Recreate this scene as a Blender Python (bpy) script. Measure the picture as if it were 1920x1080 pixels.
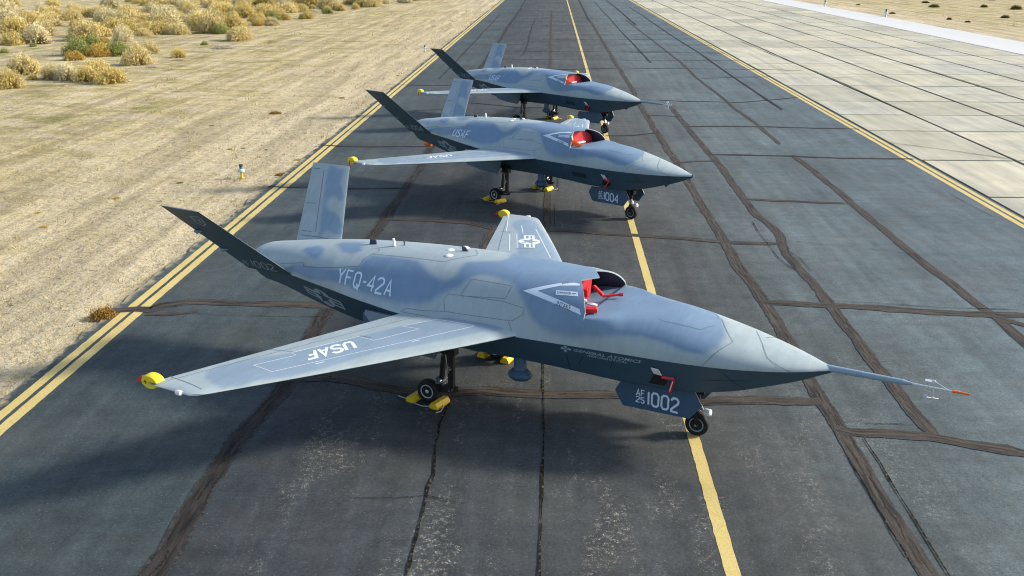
import bpy, math, random
import numpy as np
from mathutils import Vector, Matrix, Quaternion

for o in list(bpy.data.objects): bpy.data.objects.remove(o)
SC=bpy.context.scene
COL=SC.collection

# ------------------------------------------------------------------ camera
cam=bpy.data.cameras.new('camera'); cam_o=bpy.data.objects.new('camera',cam); COL.objects.link(cam_o)
cam.sensor_fit='HORIZONTAL'; cam.sensor_width=36.0; cam.lens=1767.04/1920*36
cam.clip_start=.1; cam.clip_end=4000
PITCH,YAW=.33768,.04254
fw=Vector((-math.sin(YAW)*math.cos(PITCH),math.cos(YAW)*math.cos(PITCH),-math.sin(PITCH)))
rt=Vector((math.cos(YAW),math.sin(YAW),0)); upv=rt.cross(fw)
cam_o.matrix_world=Matrix(((rt.x,upv.x,-fw.x,-2.2717),(rt.y,upv.y,-fw.y,0),(rt.z,upv.z,-fw.z,7.21),(0,0,0,1)))
SC.camera=cam_o

# ------------------------------------------------------------------ light
SUN_AZ,SUN_EL=math.radians(9),math.radians(28)
sv=Vector((math.cos(SUN_AZ)*math.cos(SUN_EL),math.sin(SUN_AZ)*math.cos(SUN_EL),math.sin(SUN_EL)))
W=bpy.data.worlds.new('World'); SC.world=W; W.use_nodes=True
nt=W.node_tree; nt.nodes.clear()
wo=nt.nodes.new('ShaderNodeOutputWorld'); bg=nt.nodes.new('ShaderNodeBackground'); sky=nt.nodes.new('ShaderNodeTexSky')
sky.sky_type='NISHITA'; sky.sun_disc=False; sky.sun_elevation=SUN_EL; sky.sun_rotation=math.pi/2-SUN_AZ
sky.air_density=1.0; sky.dust_density=2.0; sky.ozone_density=1.0
bg.inputs['Strength'].default_value=.14
nt.links.new(sky.outputs[0],bg.inputs['Color']); nt.links.new(bg.outputs[0],wo.inputs['Surface'])
sl=bpy.data.lights.new('sun','SUN'); sl.energy=3.1; sl.angle=math.radians(7); sl.color=(1,.93,.83)
sun=bpy.data.objects.new('sun',sl); COL.objects.link(sun); sun.rotation_euler=sv.to_track_quat('Z','Y').to_euler(); sun.location=(30,20,30)
vs=SC.view_settings; vs.view_transform='Standard'; vs.look='None'; vs.exposure=0.70; vs.gamma=1; vs.use_curve_mapping=False
SC.display_settings.display_device='sRGB'
SC.cycles.filter_width=1.1

random.seed(7); RNG=np.random.default_rng(7)

# ------------------------------------------------------------------ materials
class NT:
    def __init__(s,name):
        s.m=bpy.data.materials.new(name); s.m.use_nodes=True; s.t=s.m.node_tree; s.t.nodes.clear()
        s.out=s.n('ShaderNodeOutputMaterial'); s.b=s.n('ShaderNodeBsdfPrincipled'); s.l(s.b.outputs[0],s.out.inputs['Surface'])
        s._pos=None
    def n(s,t,**k):
        x=s.t.nodes.new(t)
        for a,v in k.items(): setattr(x,a,v)
        return x
    def l(s,a,b): s.t.links.new(a,b)
    def pos(s,obj=False):
        if obj: return s.n('ShaderNodeTexCoord').outputs['Object']
        if s._pos is None: s._pos=s.n('ShaderNodeNewGeometry').outputs['Position']
        return s._pos
    def scaled(s,v,sc):
        m=s.n('ShaderNodeMapping'); m.inputs['Scale'].default_value=sc; s.l(v,m.inputs['Vector']); return m.outputs[0]
    def noise(s,v,scale,detail=3,rough=.55,sc=None):
        if sc: v=s.scaled(v,sc)
        x=s.n('ShaderNodeTexNoise'); x.inputs['Scale'].default_value=scale; x.inputs['Detail'].default_value=detail; x.inputs['Roughness'].default_value=rough
        s.l(v,x.inputs['Vector']); return x.outputs['Fac']
    def vor(s,v,scale,feat='F1',out='Distance',rnd=1):
        x=s.n('ShaderNodeTexVoronoi'); x.feature=feat; x.inputs['Scale'].default_value=scale; x.inputs['Randomness'].default_value=rnd
        s.l(v,x.inputs['Vector']); return x.outputs[out]
    def ramp(s,f,stops,interp='LINEAR'):
        r=s.n('ShaderNodeValToRGB'); cr=r.color_ramp; cr.interpolation=interp
        while len(cr.elements)<len(stops): cr.elements.new(.5)
        for e,(p,c) in zip(cr.elements,stops):
            e.position=p; e.color=(c,c,c,1) if isinstance(c,(int,float)) else (*c,1)
        s.l(f,r.inputs[0]); return r.outputs[0]
    def math(s,op,a,b=None,clamp=False):
        x=s.n('ShaderNodeMath',operation=op,use_clamp=clamp)
        for i,v in enumerate((a,b)):
            if v is None: continue
            if isinstance(v,(int,float)): x.inputs[i].default_value=v
            else: s.l(v,x.inputs[i])
        return x.outputs[0]
    def mix(s,f,a,b,mode='MIX'):
        x=s.n('ShaderNodeMix',data_type='RGBA',blend_type=mode)
        if isinstance(f,(int,float)): x.inputs[0].default_value=f
        else: s.l(f,x.inputs[0])
        for i,v in ((6,a),(7,b)):
            if isinstance(v,tuple): x.inputs[i].default_value=(*v,1)
            else: s.l(v,x.inputs[i])
        return x.outputs[2]
    def attr(s,name): return s.n('ShaderNodeAttribute',attribute_name=name).outputs['Fac']
    def xyz(s,v):
        x=s.n('ShaderNodeSeparateXYZ'); s.l(v,x.inputs[0]); return x.outputs
    def bump(s,h,strength,dist,prev=None):
        x=s.n('ShaderNodeBump'); x.inputs['Strength'].default_value=strength; x.inputs['Distance'].default_value=dist
        s.l(h,x.inputs['Height'])
        if prev: s.l(prev,x.inputs['Normal'])
        s.l(x.outputs[0],s.b.inputs['Normal']); return x.outputs[0]
    def col(s,c):
        if isinstance(c,tuple): s.b.inputs['Base Color'].default_value=(*c,1)
        else: s.l(c,s.b.inputs['Base Color'])
    def rough(s,r,spec=None):
        if isinstance(r,(int,float)): s.b.inputs['Roughness'].default_value=r
        else: s.l(r,s.b.inputs['Roughness'])
        if spec is not None: s.b.inputs['Specular IOR Level'].default_value=spec
M={}
def simple(key,name,c,rough=.5,metal=0,spec=.5,vary=.12,scale=9):
    k=NT(name); p=k.pos(True); f=k.noise(p,scale,4)
    k.col(k.mix(f,tuple(v*(1-vary) for v in c),tuple(min(1,v*(1+vary)) for v in c)))
    k.rough(k.ramp(f,[(.3,max(0,rough-.06)),(.7,min(1,rough+.06))]),spec); k.b.inputs['Metallic'].default_value=metal
    M[key]=k.m; return k

def asphalt():
    k=NT('weathered_asphalt'); p=k.pos(); x=k.xyz(p)
    # three paving lanes of slightly different mixes
    wob=k.noise(p,.35,2,sc=(1,.12,1)); xx=k.math('ADD',x[0],k.math('MULTIPLY',k.math('SUBTRACT',wob,.5),1.2))
    t=k.math('DIVIDE',k.math('ADD',xx,12.0),24.0)
    base=k.ramp(t,[(0,(.047,.064,.066)),(.19,(.040,.055,.058)),(.22,(.030,.037,.042)),(.40,(.046,.052,.053)),(.53,(.052,.057,.056)),(.60,(.066,.080,.080)),(.70,(.084,.112,.116)),(1,(.072,.100,.115))])
    big=k.noise(p,.22,4,.6); base=k.mix(.75,base,k.ramp(big,[(.3,.62),(.7,1.38)]),'MULTIPLY')
    st=k.noise(p,1.6,4,.6,sc=(1.6,.10,1)); base=k.mix(.55,base,k.ramp(st,[(.28,.58),(.72,1.45)]),'MULTIPLY')
    st2=k.noise(p,2.2,3,.6,sc=(.12,1.4,1)); base=k.mix(.35,base,k.ramp(st2,[(.3,.75),(.7,1.25)]),'MULTIPLY')
    fine=k.noise(p,55,3,.7); base=k.mix(.85,base,k.ramp(fine,[(.28,.50),(.72,1.55)]),'MULTIPLY')
    grit=k.noise(p,140,2,.6); base=k.mix(.6,base,k.ramp(grit,[(.3,.6),(.7,1.45)]),'MULTIPLY')
    mot=k.noise(p,3.2,5,.7); base=k.mix(.6,base,k.ramp(mot,[(.3,.62),(.7,1.4)]),'MULTIPLY')
    g2=k.noise(p,20,5,.8); base=k.mix(.75,base,k.ramp(g2,[(.32,.55),(.68,1.55)]),'MULTIPLY')
    # brown dust settled in the middle of the strip
    dust=k.math('MULTIPLY',k.ramp(k.noise(p,.5,4,.6),[(.48,0),(.7,1)]),.22)
    base=k.mix(dust,base,(.13,.12,.095))
    edge=k.math('ADD',k.math('DIVIDE',k.math('ADD',x[0],11.68),.55),k.math('MULTIPLY',k.math('SUBTRACT',k.noise(p,2.2,5,.7),.42),1.6))
    base=k.mix(k.ramp(edge,[(.0,.85),(.30,0)]),base,(.40,.34,.20))
    # exposed pale aggregate where the surface has scuffed
    cell=k.vor(p,26,'F1'); spk=k.ramp(cell,[(.10,1),(.22,0)])
    patch=k.noise(p,.75,4,.62,sc=(1.5,.45,1)); patch2=k.noise(p,11,5,.8)
    pm=k.math('MULTIPLY',k.ramp(patch,[(.51,0),(.62,1)]),k.ramp(patch2,[(.50,0),(.60,1)]))
    lane=k.ramp(t,[(.20,0),(.27,1),(.50,1),(.62,.55),(.75,.18),(1,.12)])
    near=k.ramp(k.math('DIVIDE',x[1],60),[(.22,1),(.34,.45),(1,.5)])
    pm=k.math('MULTIPLY',k.math('MULTIPLY',pm,lane),near)
    base=k.mix(k.math('MULTIPLY',pm,k.ramp(k.noise(p,46,4,.85),[(.51,0),(.57,1)])),base,(.60,.56,.44))
    rare=k.math('MULTIPLY',spk,k.ramp(k.vor(p,26,'F1','Color'),[(.70,0),(.78,.85)]))
    base=k.mix(k.math('MULTIPLY',rare,.6),base,(.38,.37,.31))
    k.col(base); k.rough(k.ramp(fine,[(.3,.72),(.7,.95)]),.35)
    b=k.bump(fine,.5,.004); k.bump(k.noise(p,9,3),.35,.01,b)
    M['asphalt']=k.m
asphalt()

def seal():
    for key,c0,c1 in (('seal',(.074,.060,.047),(.012,.011,.010)),('seal_dark',(.040,.034,.030),(.010,.009,.009))):
        k=NT('crack_sealant_'+('brown' if key=='seal' else 'black')); p=k.pos()
        ac=k.attr('across'); a=k.math('ABSOLUTE',ac); al=k.attr('along')
        cv=k.n('ShaderNodeCombineXYZ'); k.l(al,cv.inputs[0]); k.l(ac,cv.inputs[1]); k.l(k.math('MULTIPLY',al,.13),cv.inputs[2])
        st=k.noise(cv.outputs[0],1.6,5,.65,sc=(.8,1.5,1)); n=k.noise(p,11,6,.8); n2=k.noise(p,45,3,.7)
        c=k.ramp(st,[(.36,c1),(.46,tuple(v*.6 for v in c0)),(.56,c0),(.72,tuple(v*1.3 for v in c0))])
        mid=k.math('ADD',k.math('ABSOLUTE',k.math('ADD',ac,k.math('MULTIPLY',k.math('SUBTRACT',k.noise(p,3,4,.7),.5),1.6))),k.math('MULTIPLY',k.ramp(k.noise(p,1.3,3),[(.45,0),(.55,1)]),.5))
        c=k.mix(k.ramp(mid,[(.03,.9),(.12,0)]),c,(.008,.007,.006))
        c=k.mix(.8,c,k.ramp(n2,[(.25,.55),(.75,1.5)]),'MULTIPLY')
        e=k.math('ADD',a,k.math('MULTIPLY',k.math('SUBTRACT',n,.5),2.6))
        c=k.mix(k.ramp(e,[(.60,0),(.80,.45)]),c,(.030,.031,.030)); c=k.mix(k.ramp(e,[(.86,0),(.98,.9)]),c,(.060,.068,.068))
        k.col(c); k.rough(.85,.25); k.bump(n2,.6,.006); M[key]=k.m
    k=NT('open_crack'); p=k.pos(); n=k.noise(p,14,3,.7)
    k.col(k.ramp(n,[(.42,(.010,.009,.008)),(.58,(.035,.030,.022)),(.68,(.16,.14,.07))])); k.rough(.95,.1); M['crack']=k.m
seal()

def paint_line():
    k=NT('worn_yellow_paint'); p=k.pos()
    n=k.noise(p,30,4,.75); w=k.noise(p,1.2,3); c=k.mix(w,(.56,.42,.12),(.72,.58,.24))
    c=k.mix(.6,c,k.ramp(k.noise(p,60,3),[(.25,.65),(.75,1.3)]),'MULTIPLY')
    cr=k.vor(p,7,'DISTANCE_TO_EDGE'); wear=k.math('MAXIMUM',k.ramp(n,[(.62,0),(.70,.9)]),k.math('MULTIPLY',k.ramp(cr,[(.0,1),(.03,0)]),.22))
    c=k.mix(wear,c,(.075,.072,.062)); k.col(c); k.rough(.75,.3); k.bump(n,.4,.003); M['yellow_line']=k.m
paint_line()

def concrete():
    k=NT('aged_concrete_slab'); p=k.pos(); oi=k.n('ShaderNodeObjectInfo').outputs['Random']
    c=k.ramp(oi,[(0,(.40,.385,.295)),(.35,(.50,.47,.35)),(.7,(.58,.54,.40)),(1,(.49,.475,.38))])
    c=k.mix(.8,c,k.ramp(k.noise(p,.5,4,.6),[(.3,.82),(.7,1.15)]),'MULTIPLY')
    c=k.mix(.6,c,k.ramp(k.noise(p,1.5,4,.6,sc=(1.4,.07,1)),[(.3,.7),(.7,1.15)]),'MULTIPLY')
    stain=k.ramp(k.noise(p,.7,4,.6,sc=(1,.16,1)),[(.56,0),(.70,.5)]); c=k.mix(stain,c,(.24,.25,.22)); s2=k.ramp(k.noise(p,.9,5,.7,sc=(1.5,.05,1)),[(.54,0),(.64,.45)]); c=k.mix(s2,c,(.27,.29,.28))
    c=k.mix(.5,c,k.ramp(k.noise(p,40,3,.7),[(.25,.75),(.75,1.25)]),'MULTIPLY')
    k.col(c); k.rough(.9,.25); k.bump(k.noise(p,30,4),.3,.006); M['concrete']=k.m
    k=NT('joint_filler_dirt'); p=k.pos(); k.col(k.mix(k.noise(p,5,3),(.028,.026,.02),(.09,.085,.055))); k.rough(.95,.1); M['joint']=k.m
    k=NT('pale_new_concrete'); p=k.pos(); k.col(k.mix(k.noise(p,.8,4,.7),(.58,.58,.55),(.66,.66,.63))); k.rough(.85,.25); M['strip']=k.m
concrete()

def desert():
    k=NT('desert_sand_and_dry_grass'); p=k.pos(); x=k.xyz(p)
    n1=k.noise(p,.13,5,.6); n2=k.noise(p,.55,5,.65,sc=(.6,1,1)); n3=k.noise(p,3.5,5,.7); n4=k.noise(p,22,4,.75)
    sand=k.mix(n3,(.50,.41,.245),(.67,.575,.385))
    straw=k.mix(n3,(.37,.295,.13),(.57,.475,.24)); green=(.24,.24,.085)
    # distance from the pavement edge: bare sand beside it, thin dry grass further out
    d=k.math('MULTIPLY',k.math('ADD',x[0],11.6),-1); dr=k.math('ABSOLUTE',k.math('SUBTRACT',x[0],40.0))
    dd=k.math('MINIMUM',k.math('ABSOLUTE',d),dr)
    out=k.ramp(k.math('DIVIDE',k.math('ADD',dd,k.math('MULTIPLY',k.math('SUBTRACT',n1,.5),14)),26),[(.08,0),(.42,1)])
    c=k.mix(k.math('MULTIPLY',out,k.ramp(n2,[(.38,.05),(.56,1)])),sand,straw)
    g=k.math('MULTIPLY',k.ramp(n2,[(.50,0),(.62,.8)]),k.ramp(k.noise(p,.22,4,.6),[(.46,0),(.56,1)]))
    c=k.mix(k.math('MULTIPLY',g,out),c,green)
    c=k.mix(k.math('MULTIPLY',k.ramp(k.noise(p,.9,5,.65,sc=(.5,1.2,1)),[(.56,0),(.66,.7)]),out),c,(.62,.54,.40))
    tr=k.ramp(k.noise(p,.9,4,.6,sc=(1.3,.07,1)),[(.40,.74),(.60,1.12)]); c=k.mix(.9,c,tr,'MULTIPLY')
    c=k.mix(.55,c,k.ramp(n4,[(.25,.55),(.72,1.35)]),'MULTIPLY')
    c=k.mix(k.math('MULTIPLY',k.ramp(k.noise(p,7,4,.75,sc=(.6,1.1,1)),[(.56,0),(.66,.8)]),.7),c,(.15,.115,.055))
    k.col(c); k.rough(.97,.1)
    b=k.bump(n4,.8,.03); b=k.bump(n3,.9,.12,b); k.bump(k.noise(p,.8,4),.6,.3,b); M['desert']=k.m
desert()

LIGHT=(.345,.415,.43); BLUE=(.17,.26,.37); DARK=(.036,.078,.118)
def paints():
    k=NT('two_tone_camouflage_paint'); p=k.pos(True); a=k.attr('camo'); n=k.noise(p,2.3,4,.6)
    c=k.mix(a,LIGHT,BLUE); c=k.mix(.6,c,k.ramp(n,[(.3,.88),(.7,1.1)]),'MULTIPLY')
    st=k.noise(p,5,5,.75,sc=(2.2,.4,.5)); c=k.mix(.5,c,k.ramp(st,[(.3,.84),(.7,1.10)]),'MULTIPLY')
    sp=k.noise(p,60,3,.7); c=k.mix(.35,c,k.ramp(sp,[(.3,.86),(.7,1.1)]),'MULTIPLY')
    k.bump(k.noise(p,1.7,2),.10,.02)
    k.col(c); k.rough(k.ramp(n,[(.3,.46),(.7,.58)]),.40); M['camo']=k.m
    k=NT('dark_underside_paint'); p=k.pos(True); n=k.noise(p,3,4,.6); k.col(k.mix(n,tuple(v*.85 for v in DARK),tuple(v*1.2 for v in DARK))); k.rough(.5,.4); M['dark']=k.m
    simple('bluegrey','blue_grey_panel_paint',(.16,.215,.30),.45,vary=.06)
    simple('doorblue','slate_blue_door_paint',(.040,.085,.145),.5,vary=.08)
    simple('mark_light','pale_stencil_paint',(.62,.72,.82),.55,vary=.05)
    simple('mark_grey','grey_stencil_paint',(.30,.40,.46),.6,vary=.08)
    simple('mark_white','white_marking_paint',(.78,.82,.86),.5,vary=.04)
    simple('line_dark','panel_gap_grey',(.15,.19,.21),.7,vary=.1)  # dark grey line colour of the panel gaps
    simple('line_under','underside_panel_gap',(.012,.022,.034),.7)
    simple('duct','dark_intake_duct_paint',(.075,.085,.13),.5)
    simple('black','black_opening_and_mark',(.008,.008,.009),.7)
    simple('gear_black','black_gear_metal',(.012,.012,.013),.38,spec=.5)
    simple('steel','bright_fastener_steel',(.62,.61,.58),.3,1)
    simple('tyre','black_tyre_rubber',(.014,.014,.015),.75,spec=.3)
    simple('rim','painted_wheel_rim',(.50,.55,.62),.4,.3)
    simple('rim_blue','blue_grey_wheel_rim',(.24,.32,.38),.42,.3)
    simple('hubdark','dark_wheel_recess',(.13,.15,.17),.5,.5)
    simple('yellow','yellow_foam_cover',(.80,.62,.02),.6)
    simple('chock','yellow_chock_rubber',(.75,.50,.015),.5)
    simple('rope','grey_rope_fibre',(.36,.33,.28),.9)
    simple('red','red_cover_fabric',(.62,.015,.018),.55,vary=.25)
    simple('darkred','dark_red_plug_fabric',(.42,.010,.022),.6,vary=.3)
    simple('orange','orange_warning_fabric',(.85,.17,.015),.55,vary=.2)
    simple('white','white_plastic',(.80,.81,.82),.4)
    simple('boom','grey_blue_probe_paint',(.24,.33,.40),.4)
    simple('silver','pale_probe_metal',(.66,.70,.74),.3,.4)
    simple('navy','navy_antenna_plastic',(.03,.045,.09),.4)
    simple('lamp_base','yellow_lamp_stem_paint',(.80,.47,.03),.5)
    simple('lamp_blue','blue_lamp_glass',(.05,.22,.38),.2)
    simple('lamp_pale','pale_blue_lamp_housing',(.45,.60,.68),.4)
    simple('lamp_cap','dark_lamp_cap',(.06,.055,.05),.6)
paints()

def foliage(key,name,c0,c1,c2):
    k=NT(name); oi=k.n('ShaderNodeObjectInfo').outputs['Random']; a=k.attr('tone')
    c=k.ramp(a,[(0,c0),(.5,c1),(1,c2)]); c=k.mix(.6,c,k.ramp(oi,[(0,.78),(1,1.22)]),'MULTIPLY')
    k.col(c); k.rough(.9,.1); k.b.inputs['Subsurface Weight'].default_value=0; M[key]=k.m
foliage('f_tan','tan_brush_stems',(.34,.26,.10),(.62,.51,.23),(.78,.68,.38))
foliage('f_pale','pale_brush_stems',(.38,.31,.16),(.66,.58,.33),(.78,.73,.50))
foliage('f_gold','golden_brush_flowers',(.32,.235,.07),(.64,.51,.18),(.78,.66,.30))
foliage('f_orange','rust_orange_brush',(.28,.16,.03),(.55,.37,.08),(.70,.53,.17))
foliage('f_green','green_brush_leaves',(.11,.12,.03),(.25,.29,.09),(.46,.46,.16))
foliage('f_dark','dark_olive_brush',(.05,.045,.012),(.15,.13,.035),(.28,.24,.07))
foliage('f_mound','bleached_dead_grass',(.34,.29,.19),(.58,.52,.40),(.70,.65,.55))
foliage('f_brown','brown_dead_weed',(.10,.055,.012),(.30,.17,.035),(.46,.29,.08))

# ------------------------------------------------------------------ mesh helpers
def V3(a): return np.asarray(a,float)
class MB:
    def __init__(s): s.v=[]; s.f=[]; s.mi=[]; s.n=0
    def add(s,v,f,mi=0):
        v=np.asarray(v,float).reshape(-1,3); s.v.append(v)
        for q in f: s.f.append(tuple(int(i)+s.n for i in q)); s.mi.append(mi)
        s.n+=len(v); return s
    def box(s,c,size,R=None,mi=0,bevel=0):
        c=V3(c); h=V3(size)/2
        b=bevel
        if b<=0:
            v=np.array([[x,y,z] for x in(-1,1) for y in(-1,1) for z in(-1,1)],float)*h
            f=[(0,1,3,2),(4,6,7,5),(0,4,5,1),(2,3,7,6),(0,2,6,4),(1,5,7,3)]
        else:
            ring=[(-1,-1),(1,-1),(1,1),(-1,1)]
            v=[];
            for z,ins in ((-h[2],b),(-h[2]+b,0),(h[2]-b,0),(h[2],b)):
                for sx,sy in ring: 
                    v.append((sx*(h[0]-ins),sy*(h[1]-ins),z))
            v=np.array(v); f=[(3,2,1,0),(12,13,14,15)]
            for k in range(3):
                for i in range(4): f.append((4*k+i,4*k+(i+1)%4,4*k+4+(i+1)%4,4*k+4+i))
        if R is not None: v=v@np.asarray(R).T
        return s.add(v+c,f,mi)
    def tube(s,p0,p1,r0,r1=None,n=12,caps=True,mi=0):
        p0,p1=V3(p0),V3(p1); r1=r0 if r1 is None else r1
        d=p1-p0; d/=np.linalg.norm(d); a=np.cross(d,(0,0,1) if abs(d[2])<.9 else (1,0,0)); a/=np.linalg.norm(a); b=np.cross(d,a)
        t=np.arange(n)*2*np.pi/n; ring=np.cos(t)[:,None]*a+np.sin(t)[:,None]*b
        v=np.vstack([p0+ring*r0,p1+ring*r1]); f=[(i,(i+1)%n,n+(i+1)%n,n+i) for i in range(n)]
        if caps: f+=[tuple(range(n))[::-1],tuple(range(n,2*n))]
        return s.add(v,f,mi)
    def lathe(s,prof,c=(0,0,0),axis='z',n=24,mi=0,sx=1,sy=1):
        m=len(prof); t=np.arange(n)*2*np.pi/n; v=[]
        for r,h in prof:
            for a in t:
                q=(r*math.cos(a)*sx,r*math.sin(a)*sy,h)
                if axis=='y': q=(q[0],q[2],q[1])
                if axis=='x': q=(q[2],q[0],q[1])
                v.append(q)
        f=[]
        for k in range(m-1):
            for i in range(n): f.append((k*n+i,k*n+(i+1)%n,(k+1)*n+(i+1)%n,(k+1)*n+i))
        if prof[0][0]>1e-6: f.append(tuple(range(n))[::-1])
        if prof[-1][0]>1e-6: f.append(tuple(range((m-1)*n,m*n)))
        return s.add(np.array(v)+V3(c),f,mi)
    def prism(s,poly,vec,mi=0):
        p=V3(poly); n=len(p); v=np.vstack([p,p+V3(vec)])
        f=[tuple(range(n))[::-1],tuple(range(n,2*n))]+[(i,(i+1)%n,n+(i+1)%n,n+i) for i in range(n)]
        return s.add(v,f,mi)
    def grid(s,P,mi=0,flip=False,closed=False):
        a,b=P.shape[:2]; f=[]
        for i in range(a-1):
            for j in range(b-1):
                q=(i*b+j,i*b+j+1,(i+1)*b+j+1,(i+1)*b+j); f.append(q[::-1] if flip else q)
        return s.add(P.reshape(-1,3),f,mi)
    def path(s,pts,r,n=8,mi=0):
        pts=[V3(p) for p in pts]
        for a,b in zip(pts[:-1],pts[1:]): s.tube(a,b,r,r,n,True,mi)
        return s
    def mesh(s,name,mats,smooth=False,recalc=False):
        me=bpy.data.meshes.new(name); v=np.vstack(s.v) if s.v else np.zeros((0,3))
        me.from_pydata(v.tolist(),[],s.f)
        for m in mats: me.materials.append(M[m])
        me.polygons.foreach_set('material_index',s.mi)
        if smooth: me.polygons.foreach_set('use_smooth',[True]*len(me.polygons))
        me.validate(); me.update()
        if recalc:
            import bmesh
            bm=bmesh.new(); bm.from_mesh(me); bmesh.ops.remove_doubles(bm,verts=bm.verts,dist=1e-5); bmesh.ops.recalc_face_normals(bm,faces=bm.faces); bm.to_mesh(me); bm.free()
        return me
def sharp(me,deg=35):
    try: me.set_sharp_from_angle(angle=math.radians(deg))
    except Exception: pass
def link(name,data,parent=None,loc=None,rz=None,label=None,cat=None,group=None,kind=None):
    o=bpy.data.objects.new(name,data); COL.objects.link(o)
    if parent is not None: o.parent=parent
    if loc is not None: o.location=loc
    if rz is not None: o.rotation_euler=(0,0,rz)
    for k,v in (('label',label),('category',cat),('group',group),('kind',kind)):
        if v is not None: o[k]=v
    return o
def fattr(me,name,vals):
    a=me.attributes.new(name,'FLOAT','POINT'); a.data.foreach_set('value',np.asarray(vals,np.float32))

# ------------------------------------------------------------------ ground
def sheet(x0,x1,y0,y1,z,nx=1,ny=1,jit=0):
    X,Y=np.meshgrid(np.linspace(x0,x1,nx+1),np.linspace(y0,y1,ny+1),indexing='ij')
    P=np.stack([X,Y,np.full_like(X,z)],-1)
    return P
mb=MB(); mb.grid(sheet(-900,900,-300,2400,-.05,2,2),flip=True); link('desert_ground',mb.mesh('desert_ground',['desert'],recalc=False),kind='structure')
# asphalt taxiway with a ragged left edge where sand creeps over it
ys=np.r_[np.arange(2,80,.25),np.arange(80,420,2.0)]
left=-11.66+.05*np.interp(ys,np.arange(0,440,1.1),RNG.normal(size=400))+.03*RNG.normal(size=len(ys))
xs_=[0,.15,.5,1]
P=np.stack([np.stack([left+(11.56-left)*t,ys,np.zeros_like(ys)],-1) for t in xs_],0)
mb=MB(); mb.grid(P,flip=True)
side=np.stack([np.stack([left-.02,ys,np.full_like(ys,-.06)],-1),P[0]],0); mb.grid(side,flip=True)
taxi=link('taxiway',mb.mesh('taxiway',['asphalt']),kind='structure')

def smooth_noise(n,step,amp,seed):
    r=np.random.default_rng(seed); k=max(4,int(n/step)+3); a=r.normal(size=k)
    return amp*np.interp(np.linspace(0,k-1,n),np.arange(k),a)
def ribbon(pts,w,z,seed,jit=.22,step=.12,taper=True):
    p=np.array(pts,float)
    for e0,e1 in ((0,1),(-1,-2)):
        d0=p[e0]-p[e1]; p[e0]=p[e0]+d0/np.linalg.norm(d0)*min(.10,w*.5)
    L=np.r_[0,np.cumsum(np.hypot(*np.diff(p,axis=0).T))]
    st=max(step,L[-1]/900); n=max(6,int(L[-1]/st)); t=np.linspace(0,L[-1],n)
    q=np.stack([np.interp(t,L,p[:,0]),np.interp(t,L,p[:,1])],1)
    r=np.random.default_rng(seed)
    d=np.gradient(q,axis=0); d/=np.linalg.norm(d,axis=1)[:,None]+1e-9; nn=np.stack([-d[:,1],d[:,0]],1)
    q=q+nn*(smooth_noise(n,14,w*.06,seed)+smooth_noise(n,2,w*.02,seed+5))[:,None]
    a=w/2*(1+smooth_noise(n,5,jit,seed+1)+r.normal(size=n)*jit*.45); b=w/2*(1+smooth_noise(n,5,jit,seed+2)+r.normal(size=n)*jit*.45)
    a=np.clip(a,.12*w,1.1*w); b=np.clip(b,.12*w,1.1*w)
    if taper:
        e=np.clip(np.minimum(np.arange(n),np.arange(n)[::-1])/2.5,.75,1); a*=e; b*=e
    zz=np.full((n,1),z)
    P=np.stack([np.hstack([q-nn*a[:,None],zz]),np.hstack([q,zz]),np.hstack([q+nn*b[:,None],zz])],0)
    mb=MB(); mb.grid(P,flip=True)
    return mb,(np.r_[-np.ones(n),np.zeros(n),np.ones(n)],np.r_[t,t,t]+seed*3.7)
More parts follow.
